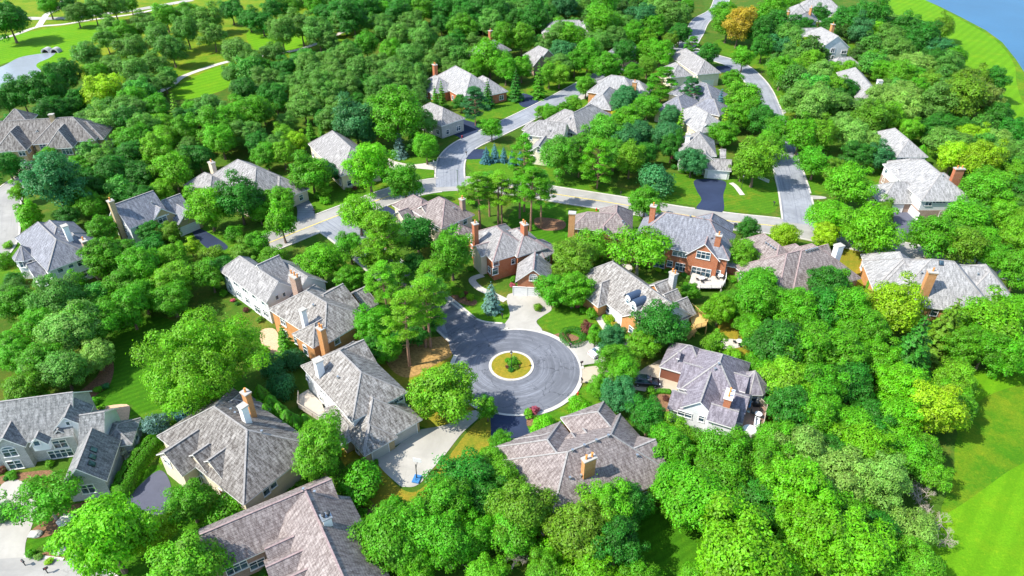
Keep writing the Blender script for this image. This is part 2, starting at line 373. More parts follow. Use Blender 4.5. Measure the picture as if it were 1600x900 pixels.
class House:
    def __init__(s, name, label, short, zoom=(0,0,1), roof='cedar', wall='stucco', cap='cap_g', h=5.8, pitch=.85, ang=None, trim='trim'):
        s.z = zoom; s.roof = roof; s.wallm = wall; s.cap = cap; s.h = h; s.pitch = pitch; s.name = name; s.label = label; s.short = short
        s.R = MB(); s.Wl = {}; s.fp = []; s.items = []; s.ang = ang; s.trim = trim; s.base = None; s.wings = []; s.faces = []; s.autos = True
    def P(s, p): return (s.z[0]+p[0]/s.z[2], s.z[1]+p[1]/s.z[2])
    def W(s, a, b, c, h=None, ends='hh', pitch=None, wall=None, z0=0.0, snap=True, hip=1.0, ov=.45, dormer=False):
        h = s.h if h is None else h; pitch = s.pitch if pitch is None else pitch
        pa, pb = s.P(a), s.P(b)
        lo, hi = 2.0, 26.0
        def solve(wd):
            zr = h+.22+pitch*wd/2
            return at(*pa, zr), at(*pb, zr)
        def axis(A, B):
            d = (B-A).xy
            if s.ang is None: s.ang = math.atan2(d.y, d.x)
            if not snap: return d.normalized()
            k = round((math.atan2(d.y, d.x)-s.ang)/(math.pi/2)); t = s.ang+k*math.pi/2
            return Vector((math.cos(t), math.sin(t)))
        if isinstance(c, tuple):
            pc = s.P(c); ze = h+.22-pitch*ov
            for _ in range(40):
                wd = (lo+hi)/2; A, B = solve(wd); x = axis(A, B); C = at(*pc, ze)
                dist = abs((C-A).xy.dot(Vector((-x.y, x.x))))
                if dist > wd/2+ov: lo = wd
                else: hi = wd
            wd = (lo+hi)/2
        else: wd = float(c)
        A, B = solve(wd); x = axis(A, B); y = Vector((-x.y, x.x)); zr = h+.22+pitch*wd/2
        mid = (A.xy+B.xy)/2; hl = abs((B-A).xy.dot(x))/2
        if hl < .15: hl = .15
        ra, rb = mid-x*hl, mid+x*hl           # ridge ends (rb is the B side)
        ia, ib = (wd/2/hip if ends[0] == 'h' else -.3), (wd/2/hip if ends[1] == 'h' else -.3)
        wa, wb = ra-x*ia, rb+x*ib             # wall ends
        def V3(p, z): return Vector((p.x, p.y, z))
        hw, ow = wd/2, wd/2+ov; ze = h+.22-pitch*ov
        ea = wa-x*(ov if ends[0] == 'h' else .3); eb = wb+x*(ov if ends[1] == 'h' else .3)
        RA, RB = V3(ra, zr), V3(rb, zr)
        if ends[0] == 'g': RA = V3(ea, zr)
        if ends[1] == 'g': RB = V3(eb, zr)
        c0, c1, c2, c3 = V3(ea-y*ow, ze), V3(eb-y*ow, ze), V3(eb+y*ow, ze), V3(ea+y*ow, ze)
        shell = [[c0, c1, RB, RA], [c2, c3, RA, RB]]
        rim = [(c0, c1), (c2, c3)]
        if ends[1] == 'h': shell.append([c1, c2, RB]); rim.append((c1, c2))
        else: rim += [(c1, RB), (RB, c2)]
        if ends[0] == 'h': shell.append([c3, c0, RA]); rim.append((c3, c0))
        else: rim += [(c3, RA), (RA, c0)]
        dn = Vector((0,0,-.22)); Rm = MB() if dormer else s.R
        for f in shell:
            Rm.face(f, 0); Rm.face([p+dn for p in f][::-1], 2)
        for p, q in rim: Rm.face([p+dn, q+dn, q, p], 2)
        capz = Vector((0,0,.015))
        caps = [(RA, RB)] + ([(RB, c1), (RB, c2)] if ends[1] == 'h' else []) + ([(RA, c0), (RA, c3)] if ends[0] == 'h' else [])
        for p, q in caps: Rm.bar(p+capz, q+capz, .26, .07, 1)
        # walls
        wm = wall or s.wallm; Wm = MB() if dormer else s.Wl.setdefault(wm, MB())
        q = [wa-x*0-y*hw, wb-y*hw, wb+y*hw, wa+y*hw]
        hz = h+.0
        for i in range(4):
            p0, p1 = q[i], q[(i+1) % 4]
            pts = [V3(p0, z0), V3(p1, z0), V3(p1, hz), V3(p0, hz)]
            if i == 1 and ends[1] == 'g': pts = pts[:3]+[V3(wb, h+pitch*hw)]+pts[3:]
            if i == 3 and ends[0] == 'g': pts = pts[:3]+[V3(wa, h+pitch*hw)]+pts[3:]
            Wm.face(pts, 0)
            nrm = Vector(((p1-p0).y, -(p1-p0).x)).normalized()
            if not dormer: s.faces.append((V3(p0, z0), V3(p1, z0), nrm, h, z0, (ends[1] == 'g' and i == 1) or (ends[0] == 'g' and i == 3), pitch, len(s.fp)))
        fp = ((wa+wb)/2, x, (wb-wa).length/2, hw, h)
        if not dormer: s.fp.append(fp)
        s.wings.append((fp, zr))
        if dormer: s.items.append(('dormer', Rm, Wm, wm))
        return s
    def D(s, a, b, wd, h, z0, pitch=.9, wall=None, ends='gg'): return s.W(a, b, wd, h, ends, pitch, wall, z0=z0, ov=.2, dormer=True)
    def T(s, apex, r, h, pitch=1.0, n=8, z0=0, wall=None):
        zr = h+pitch*r; c = at(*s.P(apex), zr); ov = r+.4
        E = [Vector((c.x+ov*math.cos(2*math.pi*(i+.5)/n), c.y+ov*math.sin(2*math.pi*(i+.5)/n), h-.4*pitch)) for i in range(n)]
        Q = [Vector((c.x+r*math.cos(2*math.pi*(i+.5)/n), c.y+r*math.sin(2*math.pi*(i+.5)/n), h)) for i in range(n)]
        dn = Vector((0,0,-.2))
        for i in range(n):
            j = (i+1) % n; s.R.face([E[i], E[j], c], 0); s.R.face([E[j]+dn, E[i]+dn, c+dn], 2); s.R.face([E[i]+dn, E[j]+dn, E[j], E[i]], 2)
            s.R.bar(E[i], c, .2, .06, 1)
            s.Wl.setdefault(wall or s.wallm, MB()).face([(Q[i].x,Q[i].y,z0), (Q[j].x,Q[j].y,z0), Q[j], Q[i]], 0)
            m_ = (Q[i]+Q[j])/2; nn = (m_-Vector((c.x,c.y,h))).xy.normalized()
            s.items.append(('win3', Vector((m_.x, m_.y, h-1.5)), nn, .9, 1.4, 'sq'))
        s.fp.append((Vector((c.x, c.y)), Vector((1,0)), r*.9, r*.9, h)); return s
    def K(s, top, zt, wx=1.3, wy=.9, mat='brick', pots=2, capm='cap_s'):
        c = at(*s.P(top), zt); s.items.append(('chim', c, wx, wy, mat, pots, capm)); return s
    def V(s, *pts):
        for p in pts: s.items.append(('vent', p))
        return s
    def S(s, *pts):
        for p in pts: s.items.append(('sky', p))
        return s
    def Wn(s, *ws):
        for q in ws: s.items.append(('win', *q))
        return s
    def G(s, p, wd, ht=2.2, mat='gar_w'): s.items.append(('gar', p, wd, ht, mat)); return s
    def Dr(s, p, wd=1.1, ht=2.2): s.items.append(('door', p, wd, ht)); return s
    def done(s, auto='all'):
        allp = np.array(s.R.v); c = Vector((allp[:,0].mean(), allp[:,1].mean(), 0)); s.c = c
        root = empty(s.name, c); tag(root, s.label, 'house', 'houses around the court and lanes')
        s.root = root
        # BVH for placing things on the house's own faces
        v, f = list(s.R.v), list(s.R.f); kinds = ['r']*len(f)
        for mb in s.Wl.values():
            b = len(v); v += mb.v; f += [tuple(i+b for i in q) for q in mb.f]; kinds += ['w']*len(mb.f)
        for it in s.items:
            if it[0] == 'dormer':
                b = len(v); v += it[2].v; f += [tuple(i+b for i in q) for q in it[2].f]; kinds += ['w']*len(it[2].f)
        bv = BVHTree.FromPolygons([Vector(q) for q in v], f)
        roof = s.R.build('roof', [M[s.roof], M[s.cap], M[s.trim]], root, c)
        for k, mb in s.Wl.items(): mb.build('wall', M[k], root, c)
        if s.base:
            m = MB()
            for cc, x, hl, hw_, hh_ in s.fp:
                if hh_ < s.base[1]+.5: continue
                y = Vector((-x.y, x.x)); m.prism([cc+x*a*(hl+.05)+y*b_*(hw_+.05) for a, b_ in ((-1,-1),(1,-1),(1,1),(-1,1))], 0, s.base[1]); v2 = len(v)
            m.build('plinth', M[s.base[0]], root, c)
        used = []
        def addwin(p, n, wd, ht, kind='sq'):
            fm, gm = window_meshes(wd, ht, kind)
            o = link('window', fm, root); o.matrix_local = orient(p-c, n)
            g = link('pane', gm, o); used.append(p)
        def cast(px, want='w'):
            p = s.P(px); o = Vector((0,0,CAM_H)); d = ray(*p).normalized()
            for k_ in range(1 if want == 'r' else 16):
                d = ray(p[0]+k_*.6, p[1]+k_*1.2).normalized(); h_ = bv.ray_cast(o, d)
                if h_[0] is None: continue
                n_ = h_[1] if h_[1].dot(d) < 0 else -h_[1]
                if kinds[h_[2]] == want: return h_[0], n_
            return None
        def drop(p, n, ht):
            """bring a window down until its head is clear of the eave"""
            q = Vector((p.x, p.y, p.z))+Vector((n.x, n.y, 0))*.15; h_ = bv.ray_cast(q-Vector((0,0,.6)), Vector((0,0,1)))
            if h_[0] is not None: q.z = min(q.z, h_[0].z-ht/2-.18)
            return Vector((p.x, p.y, max(q.z, ht/2+.25)))
        gar = []
        for it in s.items:
            k = it[0]
            if k == 'dormer':
                o = it[2].build('dormer', M[it[3]], root, c); it[1].build('dormer_roof', [M[s.roof], M[s.cap], M[s.trim]], o, c)
            elif k == 'chim':
                _, t, wx, wy, mat, pots, capm = it; m = MB(); a = s.ang
                m.box((t.x, t.y, t.z/2-.2), (wx, wy, t.z-.4), 0, a); m.box((t.x, t.y, t.z-.3), (wx+.2, wy+.2, .22), 0, a); m.box((t.x, t.y, t.z-.1), (wx+.3, wy+.3, .18), 1, a)
                o = m.build('chimney', [M[mat], M[capm]], root, c)
                for i in range(pots):
                    q = Vector((math.cos(a), math.sin(a)))*((i-(pots-1)/2)*wx*.5); pm = MB()
                    pm.lathe((t.x+q.x, t.y+q.y, t.z-.02), [(.17,0),(.2,.1),(.15,.2),(.14,.6),(.19,.66),(.19,.75)], 10); pm.build('chimney_pot', M['pot' if mat != 'white_p' else 'dark'], o, c)
            elif k == 'win3': addwin(it[1], it[2], it[3], it[4], it[5])
            elif k in ('win', 'gar', 'door'):
                r_ = cast(it[1])
                if r_ is None: continue
                p, n = r_; n = Vector((n.x, n.y)).normalized()
                if k == 'win': addwin(drop(p, n, it[3]), n, it[2], it[3], it[4] if len(it) > 4 else 'sq')
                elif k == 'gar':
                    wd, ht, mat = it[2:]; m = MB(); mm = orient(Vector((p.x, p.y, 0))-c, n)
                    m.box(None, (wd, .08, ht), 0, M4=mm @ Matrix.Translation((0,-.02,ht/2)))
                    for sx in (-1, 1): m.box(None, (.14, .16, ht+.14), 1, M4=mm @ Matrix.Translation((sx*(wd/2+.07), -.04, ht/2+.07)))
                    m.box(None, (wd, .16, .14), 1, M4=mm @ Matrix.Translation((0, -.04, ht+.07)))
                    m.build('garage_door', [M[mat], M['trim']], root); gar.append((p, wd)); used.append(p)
                else:
                    m = MB(); mm = orient(Vector((p.x, p.y, 0))-c, n)
                    m.box(None, (it[2], .08, it[3]), 0, M4=mm @ Matrix.Translation((0,-.03,it[3]/2)))
                    for sx in (-1, 1): m.box(None, (.12, .14, it[3]+.12), 1, M4=mm @ Matrix.Translation((sx*(it[2]/2+.06), -.04, it[3]/2+.06)))
                    m.box(None, (it[2], .14, .12), 1, M4=mm @ Matrix.Translation((0, -.04, it[3]+.06)))
                    m.build('front_door', [M['gar_b'], M['trim']], root); used.append(p)
            elif k in ('vent', 'sky'):
                r_ = cast(it[1], 'r')
                if r_ is None: continue
                p, n = r_
                if k == 'vent':
                    m = MB(); m.tube(p-Vector((0,0,.1)), p+Vector((0,0,.5)), .09, .09, 8); m.box(p+Vector((0,0,.5)), (.34,.34,.12)); m.build('roof_vent', M['steel'], root, c)
                else:
                    x = Vector((0,0,1)).cross(n).normalized(); y = n.cross(x); mm = Matrix((x, y, n)).transposed().to_4x4(); mm.translation = p-c
                    m = MB(); m.box(None, (.9, 1.1, .16), 0, M4=mm @ Matrix.Translation((0,0,.05))); o = m.build('skylight', M['dark'], root)
                    m = MB(); m.box(None, (.74, .94, .04), 0, M4=mm @ Matrix.Translation((0,0,.14))); m.build('skylight_pane', M['glass'], o)
        # the storeys' other windows
        rnd = random.Random(len(HOUSES))
        if auto:
            for (p0, p1, n, h, z0, gab, pit, idx) in s.faces:
                if auto == 'back' and n.y < -.25: continue
                if n.y > .55 and auto != 'back': continue
                Lw = (p1-p0).length; k = int((Lw-1.2)/3.1)
                if k < 1: continue
                dd = (p1-p0)/Lw
                for lv in ([1.7, 4.5] if h > 5 else [1.6]):
                    for i in range(k):
                        p = p0+dd*(Lw*(i+.5)/k); p = Vector((p.x, p.y, lv))
                        out = p.xy+n*.4
                        if any(insideq(out, f_[:4]) and f_[4] > lv+.2 for j, f_ in enumerate(s.fp) if j != idx): continue
                        if any((q-p).length < 2.2 for q in used) or any((q-p).xy.length < wd_/2+1.2 and lv < 3 for q, wd_ in gar): continue
                        if rnd.random() < .18: continue
                        addwin(p, n, *rnd.choice([(1.1,1.4),(1.1,1.4),(1.9,1.4),(1.6,1.5)]))
        HOUSES.append(s); return s
# ---------------------------------------------------------------- the houses, each surveyed from its ridges and eaves
Z1=(0,600,4.738); Z2=(230,600,4.5); Z3=(350,385,5); Z4=(455,525,4.5); Z5=(320,745,5.81); Z6=(765,625,5.333); Z7=(1025,525,5); Z8=(920,400,6.43)
Y1=(730,330,6); Y2=(880,310,5.625); Y3=(600,290,8.18); Y4=(1370,230,7.5); Y5=(1355,380,6.92); Y6=(1160,350,8.89); Y7=(1030,140,4.5); Y8=(810,150,8.18)
A1=(0,0,4); A2=(400,0,4); A3=(800,0,4); A4=(1200,0,4); A5=(0,225,4)
ONE=(0,0,1)
def build_houses():
    H = House('stone_manor', 'grey stone manor with slate roof, four front gables and three skylights', 'the stone manor', Z1, 'stone_r', 'stone', h=5.8, pitch=1.0)
    H.W((-300,170),(540,60),9.5,5.0,'gg',.85).W((30,400),(85,238),(200,470),5.0,'gg').W((490,246),(522,97),(640,328),6.0,'gg',wall='white')
    H.W((422,342),(440,300),(345,462),4.8,'gg',1.0,wall='white').W((595,622),(645,328),(825,715),3.9,'gg',1.1).W((585,232),(775,204),8.0,4.2,'gg',.75,wall='white').W((860,300),(875,330),4,3.0,'hh',.6)
    H.D((262,400),(276,350),2.2,6.6,5.2,1.2,'white'); H.S((692,487),(684,540),(678,592)); H.V((700,120))
    H.Wn(((75,508),1.9,1.5,'arch'),((117,600),1.9,1.7),((447,443),1.9,1.6),((470,545),3.4,1.6),((652,775),1.8,1.7),((272,437),.8,.9,'arch'),((503,290),.5,.7)).Dr((330,570),1.8,2.4)
    H.done('back')
    H = House('house', 'cream house with cedar roof, two tall chimneys and a blue-white side wall', 'the twin-chimney cedar house', Z2, 'cedar_d', 'stucco', h=5.6, pitch=.8)
    H.W((468,158),(700,322),(345,588),4.4,'hh',.72).W((545,128),(620,115),6.5,4.3).W((110,478),(365,322),(235,650),4.4,'gg').W((315,495),(440,418),4.2,4.9,'gg').W((440,550),(590,400),4.8,4.9,'gg').W((540,655),(612,612),3.6,2.8,'gg')
    H.K((690,55),11.8,1.2,.9,'brick_o',1).K((668,150),11.6,1.0,1.0,'white_p',0).V((592,190),(622,215),(808,345),(720,230))
    H.Wn(((145,548),1.7,1.3),((358,590),1.7,1.3),((385,690),2.0,1.5),((812,620),2.0,1.3),((885,570),1.2,1.3),((875,682),1.0,1.5),((822,722),1.0,1.8),((140,662),.9,1.8)).Dr((500,700),1.1,2.2)
    H.done('back')
    H = House('brick_house', 'orange brick house with mottled cedar roof and corner balcony, beside a white gabled house', 'the balcony brick house', Z3, 'cedar', 'brick_o', h=5.6, pitch=.7)
    H.W((640,345),(800,440),(430,545)).W((690,590),(880,520),(830,692)).W((770,372),(935,292),(1000,492),5.2,'hg').W((1000,362),(1110,316),(1185,450),3.4,'gg')
    H.K((755,632),10.8,1.3,1.0,'brick_o',2).K((610,488),10.4,.9,.9,'white_p',0).V((700,470))
    H.Wn(((465,590),1.6,1.6),((575,770),1.2,2.0,'arch'),((640,812),1.2,2.0,'arch'),((865,695),1.1,1.6),((575,825),1.2,1.6),((478,680),1.6,1.6))
    H.done('back')
    H = House('gabled_house', 'white gabled house with grey roof, big brick chimney and two tiny attic windows', 'the white gabled house', Z3, 'grey_r', 'white', h=5.6, pitch=.95)
    H.W((120,75),(425,277),(170,335),5.6,'hg').W((260,150),(425,62),9,5.0,'gg').W((480,60),(590,270),7.5,4.2,'gg',.8)
    H.K((550,225),10.6,2.0,1.2,'brick_b',3); H.Wn(((413,398),.6,.9),((468,375),.6,.9),((272,520),1.8,1.8),((205,505),1.6,1.6)); H.done()
    H = House('house', 'cedar-roofed house with white chimney and grey garage doors on the white driveway', 'the white-chimney court house', Z4, 'cedar', 'stone_y', h=5.8, pitch=.75)
    H.W((338,102),(490,252),(245,405),wall='white').W((335,100),(515,27),(600,212),5.4,'hg',wall='white')
    H.W((535,400),(572,436),10.2,3.0,'hh',.75).W((535,608),(550,624),5.2,2.8,'hh',.8).W((310,530),(400,630),3.4,2.8,'hh',.5)
    H.K((185,165),9.8,1.2,1.2,'white_p',0).G((785,682),5.2,2.2,'gar_g').G((628,815),2.9,2.2,'gar_g').Wn(((225,400),1.6,.7),((120,300),1.2,.8),((480,765),.9,1.5),((430,725),.9,1.5),((755,445),1.8,1.0))
    H.V((330,300)); H.done()
    H = House('house', 'long mauve-roofed house at the bottom edge with green-capped roof flue', 'the long mauve-roofed house', Z5, 'pink_r', 'brick_b', 'cap_p', h=4.2, pitch=.85)
    H.W((-60,530),(1150,18),(400,735),4.2,'gg').W((860,152),(1330,920),10.5,4.2,'gg').W((540,658),(810,537),4.0,4.4,'gg',.8).W((550,815),(930,652),5,4.2,'gg',.8).W((700,905),(965,855),4.5,4,'gg')
    H.V((1000,152),(898,128)).Wn(((290,822),2.6,1.6)); H.items.append(('flue', (1115,425))); H.items.append(('win',(575,735),1.4,1.0,'arch')); H.done()
    H = House('house', 'broad mauve shake-roofed house south of the court with one very tall tan chimney', 'the tall-chimney shake house', Z6, 'pink_r', 'brick_o', 'cap_g', h=3.6, pitch=.75)
    H.W((650,432),(1010,286),13.5,3.8).W((430,350),(620,440),11.5,3.4,'hh').W((455,300),(500,262),6,3.4,'hg').W((905,95),(1050,280),7.5,3.8,'hh').W((1200,400),(1385,328),8.5,3.8,'gg').W((670,272),(750,350),4,4,'gg').W((762,240),(850,305),4,4,'gg')
    H.K((830,480),10.2,1.9,.8,'brick_o',2).V((690,433),(788,392),(888,350),(988,310),(760,642),(668,662),(1228,475)); H.done()
    H = House('house', 'white house with violet-grey roof, round turret and long timber deck', 'the turret house', Z7, 'purple_r', 'white', 'cap_g', h=5.2, pitch=.85)
    H.W((462,186),(345,514),(185,572),5.2,'gg').W((515,140),(500,200),8.5,5.0,'hh').W((255,65),(280,85),6.8,3.0,'hh',.9,wall='brick').W((215,212),(390,247),6,4.0,'gg').W((125,427),(310,467),(90,572),3.4,'gg')
    H.W((520,240),(725,340),4.5,5.4,'gg',.45).W((440,500),(640,620),4.5,5.4,'gg',.45).W((520,430),(735,470),7,4.0,'gg',.6)
    H.T((775,270),2.6,4.8,1.0).K((575,452),8.6,2.4,1.1,'brick',2,'trim').V((460,270),(488,230))
    H.D((170,125),(200,120),1.4,5.0,3.6,1.0).G((125,245),4.8,2.2,'gar_b').Wn(((225,610),2.2,1.0),((355,645),.8,1.2),((520,805),1.4,1.8)); H.done()
    H = House('house', 'mottled pale-roofed house with two blue barrel dormers over its porch', 'the barrel-dormer house', Z8, 'cedar', 'brick_o', 'cap_g', h=3.2, pitch=.8)
    H.W((235,57),(850,492),(250,535),3.2,'hg',wall='white').W((640,275),(835,232),6,3.6,'gg').W((740,375),(905,337),5,3.2,'gg').W((840,455),(1010,422),5,3.0,'gg').W((440,575),(660,505),6.6,3.0,'gg',.8).W((120,260),(215,245),6,3.2,'hg')
    H.K((855,165),8.4,1.4,1.0,'stone',2); H.items.append(('barrel',(395,478),(450,360))); H.items.append(('barrel',(450,540),(515,420))); H.V((500,540)); H.done()
    H = House('brick_house', 'red brick house with octagonal bay and front-gabled double garage on the court', 'the octagon-bay brick house', Y1, 'grey_r', 'brick', 'cap_p', h=5.6, pitch=.65)
    H.W((272,137),(330,190),9.5,5.4).W((345,210),(460,262),(455,452),5.3).W((455,162),(540,215),7,5.4).W((85,328),(225,273),(145,430),5.2,'gg',wall='stucco').W((620,548),(636,380),6.6,3.9,'gg',.85,snap=False)
    H.T((648,262),4.0,4.2,.55).K((73,110),10.8,1.2,1.0,'brick',1).K((535,112),10.4,1.7,1.0,'brick',2).G((494,772),2.8).G((622,772),2.8)
    H.Wn(((620,630),1.6,1.1,'arch'),((262,465),1.3,1.3),((262,560),1.3,1.7),((430,470),.8,1.2)).V((655,430),(375,190)); H.done()
    H = House('brick_house', 'orange brick house with mauve roof and pointed tower roof, half behind a honey locust', 'the pointed-roof brick house', Y2, 'pink_r', 'brick_o', 'cap_p', h=5.8, pitch=.85)
    H.W((212,118),(440,135),(200,272)).W((475,58),(465,120),7.2,5.6).W((352,235),(358,280),5,5.0,'gg').K((80,122),11.5,1.4,1.1,'brick_o',0,'stone').V((520,215),(535,235))
    H.Wn(((458,525),1.2,1.4),((555,540),1.2,1.4),((565,465),1.2,1.3),((465,455),1.2,1.3)); H.done()
    H = House('brick_house', 'large red brick house with blue-grey roof, two brick chimneys and white terrace', 'the large red brick house', Y2, 'blue_r', 'brick', 'cap_p', h=6.0, pitch=.95)
    H.W((905,122),(1290,190),(1020,457)).W((1312,127),(1302,180),9,5.8).W((1250,402),(1296,238),6.6,5.4,'gg').W((1400,345),(1440,350),8,3.2).K((795,62),12.5,1.2,1.1,'brick',1).K((1370,318),10.2,1.2,1.0,'brick',1).V((1115,170),(1235,182),(1300,360))
    H.Wn(((1030,483),3.2,1.5),((1232,500),2.8,1.7),((1035,605),2.4,1.9),((1210,650),4.0,2.2),((1022,703),1.6,1.5),((850,440),2.2,1.6),((800,672),2.6,1.4),((845,580),2.2,1.6)); H.done()
    H = House('house', 'off-white house with brownish hip roof behind a dense dark maple', 'the hip-roofed white house', Y3, 'pink_r', 'stucco', 'cap_p', h=5.6, pitch=.75)
    H.W((700,142),(775,184),(655,500)).W((375,117),(480,180),7,4.6).W((480,265),(640,195),6,5.0,'gg').W((930,460),(950,500),5.5,2.8,'hh',.7).W((190,335),(300,270),4,4.8,'gg',.7).K((1000,165),9.6,1.1,1.0,'brick_b',1).V((893,300),(955,495))
    H.Wn(((635,522),1.2,1.2),((680,545),1.2,1.2)); H.done()
    H = House('house', 'white and brown-brick house with pale roof and two white garage doors', 'the pale-roofed garage house', Y4, 'pale_r', 'white', 'cap_g', h=5.6, pitch=.65, ang=0.0)
    H.W((640,142),(650,310),(460,480)).W((700,300),(790,300),6.5,5.4).W((262,275),(560,240),5.5,5.2,'gg',.5).W((390,130),(520,135),7,5.2).W((215,408),(345,400),8.5,3.0,'hh',.8,wall='brick_b'); H.base = ('brick_b', 2.7); H
    H.K((972,245),10.5,2.3,1.1,'brick',2).G((250,675),2.8).G((460,690),4.8).Wn(((545,510),1.6,1.3),((808,522),.9,1.2),((675,615),1.6,.5),((755,615),1.6,.5)).V((770,345)); H.done()
    H = House('house', 'sprawling pale blue-grey roofed house with a tall orange chimney', 'the orange-chimney house', Y5, 'pale_r', 'brick_o', 'cap_g', h=3.6, pitch=.85)
    H.W((690,172),(940,197),(900,722)).W((365,92),(385,200),10,3.6).W((400,187),(700,174),10.5,3.6).W((1000,235),(1230,252),(1150,600)).W((1280,228),(1330,300),9.5,3.4).W((1068,470),(1072,500),4.5,3.2)
    H.K((712,300),10.6,1.6,1.2,'brick_o',1).S((800,215)).V((583,335),(1190,348)).Wn(((920,765),2.4,1.5),((725,750),1.2,1.5),((1010,770),1.0,1.8)); H.done()
    H = House('house', 'whitish mauve-roofed house with many small gables and white chimney above the striped lawn', 'the many-gabled pale house', Y6, 'pink_r', 'brick_b', 'cap_p', h=3.4, pitch=.8)
    H.W((820,372),(1060,312),13,3.4).W((750,272),(850,370),7,3.4).W((965,274),(1060,335),6,3.4).W((1070,310),(1195,280),8,3.6,'gg').W((305,132),(500,290),9.5,3.4).W((600,400),(820,376),13,3.4).W((1012,522),(965,470),4,4,'gg')
    H.K((1350,290),9.4,1.6,1.2,'white_p',0).V(*[(880+i*30,395-i*8) for i in range(6)]).V(*[(320+i*32,282+i*22) for i in range(5)]); H.done()
    H = House('house', 'pale green house with one open garage bay above the navy driveway', 'the navy-driveway house', Y7, 'grey_r', 'green_s', 'cap_g', h=5.6, pitch=.85, ang=R(-10))
    H.W((270,292),(295,305),9.5).W((325,497),(508,478),(400,583),2.9,'gg',.7).W((315,450),(335,415),4.8,4.6,'gg',.7).W((430,420),(470,418),4.5,4.2,'gg',.5).K((205,312),9.6,1.2,1.0,'white_p',0)
    H.G((302,612),2.7,2.2,'gar_d').G((405,618),5.0,2.2,'gar_w').Wn(((318,500),2.0,1.3),((95,530),1.0,2.0)); H.done()  # the open bay is a flat panel painted as dark interior shade
    H = House('house', 'beige house with grey hip roof and small front gable beside the blue spruces', 'the beige house', Y8, 'grey_r', 'cream', 'cap_g', h=5.8, pitch=.8)
    H.W((268,307),(622,347),(180,505),5.8,'hg').W((262,634),(355,477),(112,745),3.8,'gg').W((170,325),(210,340),4,4,'hh').Wn(((158,530),.9,1.3),((152,630),.9,1.3),((260,685),.9,1.4),((185,790),.9,1.2)).V((402,455)); H.done()
    H = House('house', 'mauve-roofed house with an L-shaped ridge behind the beige house', 'the L-ridged house', Y8, 'grey_r', 'stucco', 'cap_g', h=5.2, pitch=.75)
    H.W((700,215),(925,102),9.5,5.2).W((590,168),(690,190),9,4.2).W((670,322),(860,222),6,4.6,'gg').V((660,300)); H.done()
    H = House('house', 'large plain grey hip-roofed house beside the bend of the lane', 'the big hip-roofed house', A3, 'grey_r', 'cream', 'cap_g', h=5.0, pitch=.75)
    H.W((1085,302),(1205,376),(1150,462)).W((1010,390),(1050,400),8,4.4).G((1225,492),4.8).Wn(((1110,478),1.0,1.2),((1150,485),1.0,1.2)).V((1058,425)); H.done()
    H = House('house', 'blue-grey roofed house half hidden by pines below the big hip-roofed house', 'the blue-grey roofed house', A3, 'blue_r', 'stucco', 'cap_g', h=4.6, pitch=.7)
    H.W((1130,502),(1215,520),11).W((1010,600),(1100,592),10,4.2).W((1230,610),(1260,620),8.5,4.2); H.done()
    H = House('house', 'bright pale-roofed house behind two young spruces', 'the bright pale-roofed house', A3, 'pale_r', 'stucco', 'cap_g', h=4.8, pitch=.75)
    H.W((1145,658),(1225,705),9.5).W((1200,740),(1190,780),5,4.6,'gg'); H.done()
    H = House('house', 'white-grey hip-roofed house with orange chimney below the fork of the road', 'the orange-stack hip house', A3, 'pale_r', 'brick_o', 'cap_g', h=4.6, pitch=.75)
    H.W((620,468),(700,478),12).W((700,475),(780,520),8,4.2).W((590,540),(585,590),8,4.2).K((768,510),8.8,1.4,1.1,'brick_o',1); H.done()
    H = House('house', 'small grey-roofed house with brown gable deep among the trees', 'the brown-gabled house', A3, 'grey_r', 'brick_b', 'cap_g', h=4.8, pitch=.9)
    H.W((165,285),(228,312),8,4.8,'hg').W((130,330),(200,345),7,4,'gg'); H.done()
    H = House('house', 'pale-roofed house showing through the oaks near the top of the street', 'the oak-hidden pale house', A3, 'pale_r', 'stucco', 'cap_g', h=4.8, pitch=.8)
    H.W((270,125),(420,125),11).W((430,130),(480,180),8).K((205,200),9,1.4,1.1,'stucco',0); H.done()
    H = House('house', 'small dark-grey roof corner showing between green trees', 'the small dark-roofed house', A3, 'blue_r', 'stucco', 'cap_g', h=4.2, pitch=.8)
    H.W((690,262),(740,268),9); H.done()
    H = House('brick_house', 'brick house with wide pale cedar roof and brick chimney beside the oak wood', 'the oak-wood brick house', A2, 'pale_r', 'brick', 'cap_g', h=4.0, pitch=.8)
    H.W((1245,410),(1345,462),13,4).W((1400,475),(1470,490),9,3.6).W((1110,470),(1150,480),9,3.4).W((1325,500),(1290,560),5,3.8,'gg').K((1117,402),9.2,1.6,1.3,'brick',2).Wn(((1350,545),1.0,1.4),((1395,570),1.2,1.4)); H.done()
    H = House('house', 'grey-roofed house with blue-trimmed front gable above the long green verge', 'the blue-gabled house', ONE, 'grey_r', 'stucco', 'cap_g', h=4.6, pitch=.8)
    H.W((519,204),(548,230),11).W((513,243),(524,232),4.5,4.2,'gg'); H.done()
    H = House('house', 'small white-walled house half hidden beside the upper blue driveway', 'the upper-driveway house', ONE, 'grey_r', 'stone', 'cap_g', h=4.4, pitch=.7)
    H.W((672,160),(692,168),9); H.done()
    H = House('house', 'brick-chimneyed house almost hidden in the topmost oaks', 'the topmost oak house', A2, 'grey_r', 'brick', 'cap_g', h=4.8, pitch=.8)
    H.W((1400,275),(1490,250),9).K((1465,190),11,1.4,1.2,'brick',1); H.done()
    H = House('house', 'white house with white roof and orange chimney near the lakeside lawn', 'the lakeside white house', A4, 'pale_r', 'white', 'cap_g', h=5.6, pitch=.75)
    H.W((330,168),(440,225),12,5.6,'hg').W((210,177),(300,172),9,5).W((430,350),(530,362),7,3.2).K((408,150),10.8,1.5,1.2,'brick_o',1).Wn(((405,315),1.6,1.6),((475,325),2.2,1.2)); H.done()
